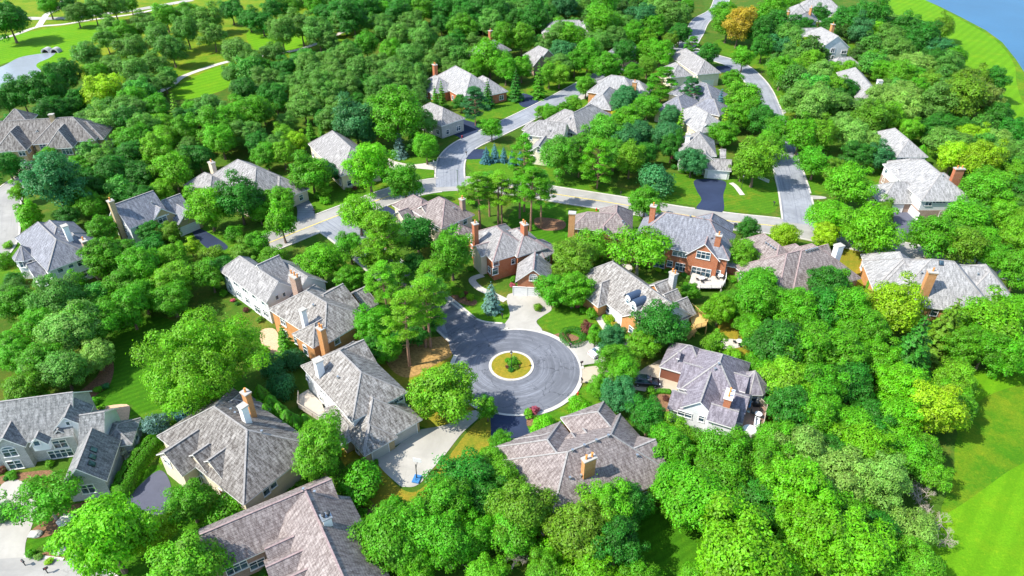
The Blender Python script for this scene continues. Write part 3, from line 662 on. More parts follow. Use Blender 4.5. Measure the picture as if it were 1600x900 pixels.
    H = House('house', 'two-chimneyed pale house among trees above the lakeside white house', 'the upper two-chimney house', A4, 'pale_r', 'white', 'cap_g', h=5.4, pitch=.75)
    H.W((180,102),(265,65),8,5.4,'gg').W((110,110),(150,110),7,5).K((130,70),10.5,1.2,1.0,'brick_o',1).K((272,45),10.8,1.2,1.0,'brick_o',1); H.done()
    H = House('house', 'pale house cut by the top edge of the picture near the lake', 'the top-edge lake house', A4, 'pale_r', 'white', 'cap_g', h=5.2, pitch=.75)
    H.W((270,-10),(390,-5),11).W((175,35),(215,25),8,4.6).W((430,40),(460,48),6,4); H.done()
    H = House('house', 'pale roof peeping out between bright maples, with white chimney stump', 'the maple-hidden house', A4, 'pale_r', 'white', 'cap_g', h=4.6, pitch=.75)
    H.W((545,420),(650,545),8.5,4.6).K((702,500),8.5,1.8,1.4,'white_p',0); H.done()
    H = House('house', 'white-roofed house with blue-white walls right behind the pale-roofed garage house', 'the blue-walled house', ONE, 'pale_r', 'white', 'cap_g', h=5.4, pitch=.75)
    H.W((1398,200),(1420,218),8).Wn(((1410,245),1.6,1.4),((1418,247),1.0,1.4)); H.done()
    H = House('house', 'small low white-roofed house lost among maples right of the lane top', 'the small white-roofed house', ONE, 'pale_r', 'white', 'cap_g', h=3.4, pitch=.7)
    H.W((1340,122),(1352,132),7,3.4); H.done()
    H = House('stone_house', 'long stone mansion with slate roof, corner pyramid tower and bay windows', 'the long stone mansion', A1, 'cedar_d', 'stone_y', 'cap_g', h=5.8, pitch=.8)
    H.W((-60,762),(330,738),11,5.8,'gg').W((365,728),(445,738),12,5.8,'hh').W((475,752),(530,768),9,5.2).W((88,680),(96,682),6.5,8.0,'hh',.9)
    H.W((382,775),(378,812),6.5,5.8,'hh',1.1).W((85,785),(80,822),7.5,5.6,'hh',1.0).W((235,800),(234,815),4,5.8,'gg',1.1).D((178,825),(182,805),2.2,6.4,5.2,.9).D((283,820),(290,800),2.2,6.4,5.2,.9).K((318,712),12,1.2,1.0,'stone_y',0)
    H.W((400,893),(490,897),6.5,3.0,'hh',.5,wall='brick_b').G((412,958),4.8,2.2,'gar_g')
    H.Wn(((190,868),1.6,1.6),((285,855),1.4,1.4),((385,870),2.6,2.0),((505,868),1.2,1.8),((540,868),1.2,1.8),((100,880),1.6,1.6)); H.done()
    H = House('house', 'white-sided house with yellow stone gables, tall yellow chimney and one white garage door', 'the yellow-chimney house', A5, 'blue_r', 'white', 'cap_g', h=5.6, pitch=.9)
    H.W((705,380),(958,290),(945,478),5.6,'gg').W((1003,404),(948,366),5.5,4.8,'gg',wall='stone_y').W((815,437),(800,425),3.5,4.8,'gg').W((1005,352),(1130,310),8.5,3.4,'gg').W((1172,415),(1078,362),5.6,3.2,'gg',wall='stone_y')
    H.K((688,352),11.6,1.1,1.1,'stone_y',1).G((1185,530),4.8).Wn(((1015,470),2.0,1.6),((1168,455),1.0,.9,'arch'),((752,500),.9,1.6),((765,550),.9,1.4),((795,570),.9,1.4),((690,500),1.8,2.2)).V((893,302),(950,372)); H.done()
    H = House('house', 'white house with blue-grey hip roof, round bay and two different chimneys at the left edge', 'the left-edge hip house', A5, 'blue_r', 'white', 'cap_g', h=5.6, pitch=.85)
    H.W((235,487),(350,596),(170,668)).W((275,487),(385,505),10,5.2).W((430,560),(480,560),8,4.6).W((158,747),(240,730),4.6,3.2,'gg',.8).T((130,632),2.2,5.2,1.0)
    H.K((400,508),11.2,1.2,1.0,'white_p',0).K((520,600),9.8,1.6,.9,'brick_b',1).Wn(((370,775),1.0,1.3),((435,745),.9,1.1),((150,725),.9,1.1)).G((350,885),4.8,2.2,'gar_g').V((372,562)); H.done()
    H = House('house', 'wide light grey hip-roofed house with an orange-potted stub chimney, deep in trees', 'the wide grey hip house', ONE, 'grey_r', 'stucco', 'cap_g', h=3.8, pitch=.75)
    H.W((371,249),(400,262),15,3.8).W((328,266),(322,278),8,3.4).W((415,268),(438,276),9,3.4).K((330,253),7.8,1.6,1.1,'stucco',1); H.done()

# special roof pieces handled when a house is finished
_old_done = House.done
def _done(s, auto='all'):
    spec = [i for i in s.items if i[0] in ('flue', 'barrel')]; s.items = [i for i in s.items if i[0] not in ('flue', 'barrel')]
    _old_done(s, auto)
    bv = BVHTree.FromPolygons([Vector(q) for q in s.R.v], s.R.f)
    def hit(px):
        r_ = bv.ray_cast(Vector((0,0,CAM_H)), ray(*s.P(px)).normalized()); return r_[0], r_[1]
    for it in spec:
        if it[0] == 'flue':
            p, n = hit(it[1])
            if p is None: continue
            m = MB(); m.box(p+Vector((0,0,.6)), (1.1,1.0,1.6), 0, s.ang); m.box(p+Vector((0,0,1.5)), (1.4,1.3,.14), 1, s.ang)
            o = m.build('chimney', [M['trim'], M['steel']], s.root, s.c)
            for dx in (-.25, .3):
                m = MB(); q = p+Vector((dx, dx*.6, 1.55)); m.lathe(q, [(.17,0),(.17,.35),(.3,.37),(.3,.55),(.12,.62)], 10); m.build('flue_cap', M['dark'], o, s.c)
        else:
            # a small white-faced dormer under a barrel roof, looking the way the slope faces
            p, n = hit(it[1])
            if p is None: continue
            nn = Vector((n.x, n.y, 0)).normalized(); mm = orient(p-s.c+Vector((0,0,.0)), nn)
            r, hh, Ln = .85, 1.3, 4.6; m = MB(); f = MB()
            prof = [(r*math.cos(a), hh+r*math.sin(a)) for a in np.linspace(0, math.pi, 11)]
            base = [(r, -.6)]+prof+[(-r, -.6)]
            f.face([mm @ Vector((x, -.1, z)) for x, z in base][::-1])
            f.face([mm @ Vector(q) for q in ((-r,-.1,-.6),(-r,-.1,hh),(-r,Ln,hh),(-r,Ln,-.6))]); f.face([mm @ Vector(q) for q in ((r,-.1,-.6),(r,Ln,-.6),(r,Ln,hh),(r,-.1,hh))])
            o = f.build('dormer', M['white'], s.root)
            R2 = r+.12
            pr = [(R2*math.cos(a), hh+R2*math.sin(a)) for a in np.linspace(0, math.pi, 13)]
            for (x0, z0), (x1, z1) in zip(pr, pr[1:]):
                m.face([mm @ Vector(q) for q in ((x0,-.35,z0),(x1,-.35,z1),(x1,Ln,z1),(x0,Ln,z0))][::-1])
            for y in np.arange(-.3, Ln, .55):
                for (x0, z0), (x1, z1) in zip(pr, pr[1:]): m.bar(mm @ Vector((x0, y, z0)), mm @ Vector((x1, y, z1)), .08, .07)
            for (x0, z0), (x1, z1), (x2, z2), (x3, z3) in zip(pr, pr[1:], prof, prof[1:]): pass
            m.build('dormer_roof', M['metal_b'], o)
            fm, gm = window_meshes(.8, 1.1, 'arch'); wo = link('window', fm, o); wo.matrix_local = mm @ Matrix.Translation((0, -.12, .65)); link('pane', gm, wo)
House.done = _done
# ---------------------------------------------------------------- ground, roads, lawns, water
def spline(P, k=8, closed=False):
    P = [Vector(p) for p in P]; n = len(P); out = []
    for i in range(n if closed else n-1):
        a, b, c, d = (P[(i-1) % n], P[i], P[(i+1) % n], P[(i+2) % n]) if closed else (P[max(0, i-1)], P[i], P[i+1], P[min(n-1, i+2)])
        for j in range(k):
            t = j/k; out.append(.5*((2*b)+(c-a)*t+(2*a-5*b+4*c-d)*t*t+(3*b-a-3*c+d)*t**3))
    if not closed: out.append(P[-1])
    return out
def poly_sheet(name, pts, mat, z, kind='structure', label=None, smooth=True, k=6):
    W = [at(*p) for p in pts]
    if smooth: W = spline(W, k, True)
    W = [Vector((p.x, p.y, z)) for p in W]
    tris = tessellate_polygon([W]); m = MB(); m.v = [tuple(p) for p in W]
    for t in tris:
        a, b, c = (W[i] for i in t)
        if (b-a).cross(c-a).z < 0: t = t[::-1]
        m.f.append(tuple(t)); m.mi.append(0)
    o = m.build(name, M[mat]); tag(o, label, None, None, kind); return o, W
ROADS = []       # centre line (world), half width
DRIVES = []      # polygons
def inpoly(p, W):
    c = False; n = len(W); x, y = p[0], p[1]
    for i in range(n):
        a, b = W[i], W[i-1]
        if (a.y > y) != (b.y > y) and x < (b.x-a.x)*(y-a.y)/(b.y-a.y)+a.x: c = not c
    return c
def dist_line(p, line):
    best = 1e9; p = Vector((p[0], p[1]))
    for a, b in zip(line, line[1:]):
        a2, b2 = a.xy, b.xy; d = b2-a2; t = max(0, min(1, (p-a2).dot(d)/max(d.length_squared, 1e-9))); best = min(best, (p-a2-d*t).length)
    return best
def onroad(p, skip=None, m=0.0):
    for i, (ln, hw) in enumerate(ROADS):
        if i != skip and dist_line(p, ln) < hw+m: return True
    return False
def ribbon(name, line, hw, mat, z, kind='structure', label=None):
    m = MB(); L_ = []; Rr = []; s = 0; us = []
    for i, p in enumerate(line):
        d = (line[min(i+1, len(line)-1)]-line[max(i-1, 0)]).xy.normalized(); nrm = Vector((-d.y, d.x, 0))
        L_.append(p+nrm*hw); Rr.append(p-nrm*hw); us.append(s)
        if i+1 < len(line): s += (line[i+1]-p).length
    for i in range(len(line)-1): m.face([(q.x, q.y, z) for q in (Rr[i], Rr[i+1], L_[i+1], L_[i])])
    me = m.mesh(name, [M[mat]], uv=False); uvl = me.uv_layers.new(name='UVMap')
    for i in range(len(line)-1):
        for j, q in enumerate(((us[i], -hw), (us[i+1], -hw), (us[i+1], hw), (us[i], hw))): uvl.data[i*4+j].uv = q
    return tag(link(name, me), label, None, None, kind), L_, Rr
def kerb(edge, skip, closed=False):
    """a kerb of real height along an edge, left out where drives and other roads come in"""
    m = MB(); n = len(edge)
    for i in range(n if closed else n-1):
        a, b = edge[i], edge[(i+1) % n]; c = (a+b)/2
        if onroad(c, skip, -.1) or any(inpoly(c, W) for W in DRIVES): continue
        m.bar((a.x, a.y, .09), (b.x, b.y, .09), .42, .18)
    return m
def build_ground():
    m = MB(); m.face([(-2500,-300,0),(2500,-300,0),(2500,4500,0),(-2500,4500,0)])
    tag(m.build('ground', M['ground'], uv=False), None, None, None, 'structure')
    z = [0.004]
    def sheet(name, mat, pts, dz=0, smooth=True):
        z[0] += .0006; return poly_sheet(name, pts, mat, z[0]+dz, smooth=smooth)
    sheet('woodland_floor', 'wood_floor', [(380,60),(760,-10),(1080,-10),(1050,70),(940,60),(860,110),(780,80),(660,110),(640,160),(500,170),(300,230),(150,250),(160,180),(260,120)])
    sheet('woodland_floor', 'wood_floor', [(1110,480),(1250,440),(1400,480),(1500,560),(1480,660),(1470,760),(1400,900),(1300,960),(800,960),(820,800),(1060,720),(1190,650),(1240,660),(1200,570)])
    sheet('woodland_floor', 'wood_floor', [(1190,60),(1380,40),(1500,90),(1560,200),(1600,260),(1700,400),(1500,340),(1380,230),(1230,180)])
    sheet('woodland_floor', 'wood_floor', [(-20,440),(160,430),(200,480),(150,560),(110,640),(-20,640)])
    sheet('park_grass', 'park', [(-80,20),(100,-20),(700,-20),(690,20),(600,40),(520,70),(400,110),(300,130),(160,130),(-60,60)])
    sheet('fairway', 'fairway', [(-60,75),(0,60),(60,47),(120,38),(180,30),(195,34),(140,66),(118,80),(100,98),(62,108),(20,96),(-40,112)])
    sheet('putting_green', 'fairway', [(262,146),(300,122),(345,103),(372,108),(376,122),(350,140),(310,152),(275,156)])
    sheet('fairway', 'fairway', [(385,55),(400,42),(460,30),(480,42),(470,80),(420,84),(395,75)])
    sheet('pond', 'pond', [(-60,125),(0,105),(30,90),(62,84),(86,82),(78,90),(60,98),(57,104),(64,112),(48,122),(30,140),(-60,150)])
    # the golf course by the lake
    sheet('fairway', 'fairway', [(1370,-20),(1420,-25),(1470,-10),(1560,40),(1620,90),(1640,200),(1590,205),(1540,190),(1490,120),(1440,90),(1400,50)])
    sheet('lake_bank', 'rough', [(1400,-40),(1445,-3),(1500,30),(1545,55),(1572,80),(1586,105),(1588,128),(1602,165),(1640,190),(1640,150),(1612,125),(1600,95),(1580,66),(1540,42),(1500,22),(1440,-12),(1410,-40)])
    sheet('lake', 'lake', [(1395,-60),(1432,-6),(1466,9),(1500,26),(1540,47),(1566,66),(1587,92),(1600,112),(1640,150),(1900,260),(2600,100),(2400,-60)], smooth=False)
    sheet('rough_grass', 'fairway', [(1480,610),(1520,582),(1640,560),(1760,700),(1700,960),(1380,960),(1400,880),(1460,820),(1500,720),(1492,660)])
    sheet('rough_grass', 'rough', [(1496,680),(1540,620),(1640,600),(1640,690),(1570,740),(1500,790),(1470,800),(1490,740)])
    sheet('fairway', 'fairway', [(1640,695),(1600,727),(1530,790),(1440,868),(1390,915),(1380,990),(1800,990),(1800,700)], .003)
    # lawns
    for mat, pts in (
        ('lawn', [(690,440),(722,452),(765,470),(797,482),(798,506),(765,508),(742,497),(715,477),(695,460)]),
        ('lawn', [(842,498),(866,482),(905,478),(945,492),(952,530),(905,545),(884,535),(860,518),(845,512)]),
        ('lawn', [(815,650),(850,647),(890,625),(912,604),(935,598),(960,640),(930,680),(880,690),(828,690)]),
        ('lawn_dry', [(585,560),(640,532),(704,528),(706,560),(716,592),(735,625),(738,650),(700,668),(655,665),(640,630),(612,590)]),
        ('lawn_dry', [(520,690),(560,700),(590,722),(622,760),(650,768),(680,742),(700,715),(742,662),(772,650),(768,700),(735,735),(650,800),(615,850),(570,800),(545,740)]),
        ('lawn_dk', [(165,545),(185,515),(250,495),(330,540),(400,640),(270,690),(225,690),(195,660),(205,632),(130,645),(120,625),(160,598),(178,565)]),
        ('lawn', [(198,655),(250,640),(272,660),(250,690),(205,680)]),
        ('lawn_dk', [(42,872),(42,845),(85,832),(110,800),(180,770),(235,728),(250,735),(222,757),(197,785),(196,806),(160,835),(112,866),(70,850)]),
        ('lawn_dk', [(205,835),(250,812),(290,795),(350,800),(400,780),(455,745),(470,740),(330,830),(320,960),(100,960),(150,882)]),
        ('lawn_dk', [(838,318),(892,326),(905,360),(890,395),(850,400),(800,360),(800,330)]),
        ('lawn', [(855,258),(900,278),(1000,296),(1040,272),(1088,280),(1096,318),(1060,318),(960,305),(900,297),(860,293)]),
        ('lawn', [(1128,326),(1134,288),(1150,276),(1208,282),(1216,318),(1206,332),(1180,333)]),
        ('lawn', [(855,322),(900,322),(990,334),(1000,345),(900,345),(860,335)]),
        ('lawn_dry', [(1305,385),(1345,395),(1362,440),(1356,462),(1322,450),(1300,420)]),
        ('lawn', [(1205,130),(1225,180),(1240,240),(1262,300),(1330,300),(1380,330),(1395,300),(1370,260),(1290,250),(1250,180),(1215,110)]),
        ('lawn', [(1240,60),(1130,60),(1118,78),(1160,96),(1190,110),(1215,100)]),
        ('lawn', [(490,330),(440,300),(520,285),(620,262),(690,262),(688,272),(640,286),(560,312),(505,332)]),
        ('lawn', [(606,245),(690,245),(682,254),(640,256)]),
        ('lawn', [(560,358),(610,325),(660,305),(720,298),(800,308),(790,318),(700,325),(640,360),(600,380)]),
        ('lawn', [(740,270),(730,245),(770,232),(830,250),(840,280),(800,285)]),
        ('lawn', [(745,210),(820,180),(840,160),(800,140),(750,170),(720,182)]),
        ('lawn', [(830,150),(880,138),(925,112),(900,100),(830,130)]),
        ('lawn', [(860,185),(940,142),(960,150),(930,175),(880,200)]),
        ('lawn_dry', [(1180,575),(1205,600),(1255,665),(1240,700),(1200,690),(1190,640)]),
        ('lawn_dry', [(1120,500),(1150,500),(1165,540),(1185,560),(1170,585),(1140,560)]),
        ('lawn', [(560,395),(700,430),(690,470),(640,450)]),
        ('lawn', [(1430,225),(1520,215),(1540,260),(1480,260)]),
        ('lawn', [(1325,68),(1390,72),(1400,92),(1350,95)]),
        ('lawn', [(0,400),(30,380),(40,440),(20,470),(-20,450)]),
        ('lawn', [(300,345),(360,365),(430,350),(450,365),(380,400),(330,410)]),
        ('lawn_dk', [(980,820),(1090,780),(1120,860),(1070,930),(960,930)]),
        ('lawn', [(400,780),(455,745),(480,700),(520,740),(490,770),(420,800)]),
        ): sheet('lawn', mat, pts, .004)
    # planting beds
    for mat, pts in (
        ('straw', [(600,548),(640,535),(704,526),(708,552),(680,570),(640,590),(612,578)]),
        ('mulch', [(705,462),(722,462),(745,470),(738,478),(715,472)]),
        ('mulch', [(120,640),(150,618),(172,600),(178,570),(165,560),(150,590),(110,625)]),
        ('mulch', [(858,528),(880,520),(905,528),(912,545),(895,553),(870,545)]),
        ('mulch', [(815,652),(838,650),(842,660),(825,666)]),
        ('mulch', [(0,745),(40,738),(80,735),(75,745),(35,752),(0,757)]),
        ('mulch', [(108,792),(130,785),(180,768),(205,745),(215,752),(185,778),(140,795),(112,810),(95,830),(55,842),(50,828)]),
        ('mulch', [(42,878),(60,868),(110,845),(114,866),(85,895),(60,893),(42,888)]),
        ('mulch', [(1020,615),(1050,612),(1055,640),(1030,640)]),
        ('mulch', [(400,785),(455,740),(465,748),(410,800),(340,850),(320,850)]),
        ('mulch', [(545,770),(575,775),(600,820),(590,830)]),
        ('mulch', [(840,340),(880,345),(880,358),(850,360),(835,350)]),
        ): sheet('planting_bed', mat, pts, .009)
    # drives
    def drive(mat, pts, name='driveway'):
        z[0] += .0006; o, W = poly_sheet(name, pts, mat, z[0]+.012, k=5); DRIVES.append(W)
    drive('drive_w', [(3,757),(34,752),(58,785),(50,822),(40,850),(39,892),(36,915),(-30,915),(-25,860),(-12,800)])
    drive('drive_g', [(250,735),(266,755),(266,792),(240,812),(205,835),(150,880),(125,915),(80,905),(112,868),(165,835),(197,806),(197,785),(222,755)])
    drive('drive_w', [(589,720),(620,698),(650,674),(700,663),(738,642),(752,648),(722,677),(696,710),(672,737),(660,752),(648,760),(635,761),(621,756)])
    drive('drive_b', [(772,640),(819,641),(823,665),(832,692),(780,712),(770,692),(767,670)])
    drive('drive_w', [(794,460),(842,462),(862,482),(848,494),(838,503),(845,518),(790,512),(797,492)])
    drive('drive_w', [(885,545),(925,532),(960,545),(990,520),(1000,530),(965,560),(915,570),(900,572)])
    drive('drive_t', [(900,580),(935,572),(990,582),(1012,572),(1040,562),(1068,590),(1058,610),(1030,615),(985,608),(925,598),(900,598)])
    drive('drive_b', [(1087,281),(1132,283),(1130,305),(1128,332),(1089,327),(1096,312),(1088,297)])
    drive('drive_g', [(1398,326),(1447,326),(1442,350),(1425,368),(1400,385),(1380,390),(1396,350)])
    drive('drive_b', [(693,183),(720,186),(752,198),(727,217),(712,212),(686,202)])
    drive('drive_b', [(817,146),(842,157),(822,168),(810,160)])
    drive('drive_b', [(718,236),(760,234),(758,247),(720,248)])
    drive('drive_b', [(300,358),(313,357),(356,385),(332,392),(308,374)])
    drive('road_g', [(450,300),(476,306),(492,335),(466,347),(464,325)])
    drive('drive_b', [(592,318),(620,332),(620,350),(600,352),(590,335)])
    drive('path', [(607,248),(620,253),(650,257),(700,250),(700,266),(645,263),(610,264)])
    drive('drive_w', [(880,152),(905,138),(925,142),(920,150),(900,158)])
    drive('drive_w', [(1232,304),(1285,307),(1285,311),(1234,311)])
    drive('drive_w', [(1200,172),(1225,172),(1225,178),(1200,179)])
    drive('drive_t', [(40,250),(62,246),(60,268),(30,290),(20,280)])
    drive('drive_b', [(1120,104),(1150,104),(1146,111),(1124,113)])
    drive('path', [(1350,382),(1400,378),(1430,392),(1370,400)], 'path')
    drive('paver', [(150,640),(198,632),(202,650),(196,662),(170,660)], 'patio')
    drive('paver', [(405,520),(430,515),(440,550),(420,556)], 'patio')
    drive('path', [(965,412),(985,414),(986,424),(968,420)], 'patio')
    drive('path', [(1120,530),(1160,532),(1165,540),(1140,545),(1112,542)], 'patio')
    for pts, hw in (([(755,430),(738,437),(748,450),(765,458),(790,470)], .8), ([(935,493),(942,505),(955,520),(975,522)], .9), ([(10,640),(20,700)], .7), ([(1160,305),(1150,292),(1142,286)], .7)):
        z[0] += .0006; ribbon('garden_path', spline([at(*p) for p in pts], 6), hw, 'path', z[0]+.013)
    # roads
    C = at(807, 577); C0 = at(799, 572)
    lines = [([(405,386),(440,372),(500,348),(560,325),(620,303),(680,290),(740,288),(810,294),(870,304),(960,318),(1060,335),(1150,347),(1230,356),(1320,374),(1450,400),(1620,430)], 4.2, 'road'),
             ([(704,292),(703,265),(708,246),(728,227),(770,207),(830,178),(880,152),(930,125),(975,103),(1020,85),(1066,74),(1083,55),(1096,32),(1122,15),(1130,-15)], 4.0, 'road_g'),
             ([(1066,74),(1100,86),(1135,96),(1160,108),(1184,133),(1199,165),(1214,210),(1228,255),(1241,300),(1250,350)], 4.0, 'road_g'),
             ([(510,345),(548,372),(600,415),(660,462),(705,500),(750,540)], 4.0, 'road_g'),
             ([(90,250),(45,277),(15,300),(5,335),(0,380),(-30,420)], 3.6, 'road'),
             ([(-120,925),(-30,912),(40,910),(120,925),(170,960)], 3.6, 'road')]
    for pts, hw, mat in lines: ROADS.append((spline([at(*p) for p in pts], 8), hw))
    for i, ((ln, hw), (_, _, mat)) in enumerate(zip(ROADS, lines)):
        ribbon('road', ln, hw, mat, .078+.004*i)
    # court disc with round island
    Rr = 12.1; M['court'] = paving('court_asphalt', (.158,.166,.188), (.072,.08,.10), .6, (C0.x, C0.y, 0))
    n = 96; m = MB(); ring = [Vector((C.x+Rr*math.cos(2*math.pi*i/n), C.y+Rr*math.sin(2*math.pi*i/n), 0)) for i in range(n)]
    m.face([(p.x, p.y, .102) for p in ring]); tag(m.build('court_paving', M['court']), None, None, None, 'structure')
    o, Wn = poly_sheet('court_neck', [(676,462),(692,466),(722,488),(758,505),(790,507),(770,530),(735,545),(712,556),(703,545),(700,525),(690,500),(668,480)], 'court', .098, k=5); DRIVES.append(Wn)
    ke = spline([at(*q) for q in ((694,464),(722,486),(752,502),(785,506))], 6); km = MB()
    for a, b in zip(ke, ke[1:]): km.bar((a.x, a.y, .09), (b.x, b.y, .09), .42, .18)
    tag(km.build('kerb', M['kerb'], uv=False), None, None, None, 'structure')
    for i in range(len(ROADS)):
        ln, hw = ROADS[i]
        o, L_, R_ = ribbon('gutter_base', ln, hw, 'kerb', .002) if False else (None, None, None)
    ROADS.append(([C, C+Vector((.01,0,0))], Rr))
    for i, (ln, hw) in enumerate(ROADS[:-1]):
        Ls, Rs = [], []
        for k, p in enumerate(ln):
            d = (ln[min(k+1, len(ln)-1)]-ln[max(k-1, 0)]).xy.normalized(); nn = Vector((-d.y, d.x, 0)); Ls.append(p+nn*(hw+.15)); Rs.append(p-nn*(hw+.15))
        for E in (Ls, Rs):
            km = kerb(E, i)
            if km.f: tag(km.build('kerb', M['kerb'], uv=False), None, None, None, 'structure')
    ring2 = [C+(p-C)*(1+.15/Rr) for p in ring]; km = kerb(ring2, len(ROADS)-1, True); tag(km.build('kerb', M['kerb'], uv=False), None, None, None, 'structure')
    # pale gutter apron round the court edge, and the island
    m = MB()
    for i in range(n):
        j = (i+1) % n; a, b = ring[i], ring[j]; a2, b2 = C+(a-C)*.965, C+(b-C)*.965
        if dist_line((a+b)/2, ROADS[3][0]) < 3.9 or inpoly((a2+b2)/2, Wn): continue
        m.face([(a2.x,a2.y,.106),(a.x,a.y,.106),(b.x,b.y,.106),(b2.x,b2.y,.106)][::1])
    tag(m.build('gutter', M['kerb']), None, None, None, 'structure')
    ri = 3.75; m = MB(); isl = [(C0.x+ri*math.cos(2*math.pi*i/n), C0.y+ri*math.sin(2*math.pi*i/n)) for i in range(n)]
    m.prism(isl, .02, .19); tag(m.build('island_lawn', M['lawn_dry']), None, None, None, 'structure')
    m = MB()
    for i in range(n):
        a0, a1 = 2*math.pi*i/n, 2*math.pi*(i+1)/n
        m.bar((C0.x+(ri+.2)*math.cos(a0), C0.y+(ri+.2)*math.sin(a0), .12), (C0.x+(ri+.2)*math.cos(a1), C0.y+(ri+.2)*math.sin(a1), .12), .5, .17)
    tag(m.build('kerb', M['kerb'], uv=False), None, None, None, 'structure')
    m = MB(); m.prism([(C0.x+1.3*math.cos(a)+.4, C0.y+.9*math.sin(a)) for a in np.linspace(0, 2*math.pi, 20)[:-1]], .19, .25); tag(m.build('planting_bed', M['mulch']), None, None, None, 'structure')
    # centre line of the main road, golf paths, service road
    ln = ROADS[0][0]
    for a, b in ((2, 34), (50, 96)):
        for off in (-.12, .12):
            m = [Vector((p.x, p.y+off*1.0, 0)) for p in ln[a:b]]; ribbon('road_line', m, .07, 'line_y', .112)
    for pts, hw, mat in (([(-60,75),(0,61),(25,54),(60,42),(100,38),(150,30),(215,21),(260,10)], 1.3, 'path'), ([(-80,34),(30,29),(60,29),(105,28),(160,22),(215,15),(300,0)], 2.8, 'drive_w'), ([(60,42),(68,30),(74,22),(90,14),(100,0)], 1.5, 'path'),
                         ([(230,152),(250,143),(270,132),(290,118),(350,98),(400,89),(428,85),(465,78),(495,68),(525,55),(562,37),(590,25),(640,5)], 1.3, 'path')):
        z[0] += .0006; ribbon('path', spline([at(*p) for p in pts], 8), hw, mat, z[0]+.012)
# ---------------------------------------------------------------- trees
def leaf_quads(C, Nn, size, rng, asp=.62, tone=None, jit=.75):
    """one small leaf spray per point: C centres (n,3), Nn outward directions"""
    n = len(C); nj = Nn + rng.normal(0, jit*.5, (n, 3)); nj /= np.linalg.norm(nj, axis=1)[:, None]+1e-9
    r = rng.normal(0, 1, (n, 3)); u = np.cross(nj, r); u /= np.linalg.norm(u, axis=1)[:, None]+1e-9; v = np.cross(nj, u)
    s = size*rng.uniform(.55, 1.35, n)[:, None]
    # a pointed, slightly folded spray of two triangles sharing a rib
    tip, tail = C+u*s*.62, C-u*s*.55; droop = nj*s*.16
    a = C+v*s*asp*.5-droop+u*s*rng.uniform(-.2,.2,(n,1)); b = C-v*s*asp*.5-droop+u*s*rng.uniform(-.2,.2,(n,1))
    V = np.stack([tail, b, tip, a], 1).reshape(-1, 3)
    if tone is None: tone = rng.random(n)
    return V, np.repeat(tone, 4)
def mesh_quads(name, V, T, mat):
    nq = len(V)//4; me = bpy.data.meshes.new(name)
    me.vertices.add(len(V)); me.vertices.foreach_set('co', V.astype('f').ravel())
    me.loops.add(nq*4); me.loops.foreach_set('vertex_index', np.arange(nq*4, dtype='i'))
    me.polygons.add(nq); me.polygons.foreach_set('loop_start', np.arange(0, nq*4, 4, dtype='i'))
    at_ = me.attributes.new('tone', 'FLOAT', 'POINT'); at_.data.foreach_set('value', T.astype('f'))
    me.materials.append(mat); me.update(); me.validate(); return me
def fib(n, rng, lo=-1.0):
    i = np.arange(n)+.5; z = 1-(1-lo)*i/n; th = i*2.399963+rng.random()*6; r = np.sqrt(np.maximum(0, 1-z*z))
    return np.stack([r*np.cos(th), r*np.sin(th), z], 1)
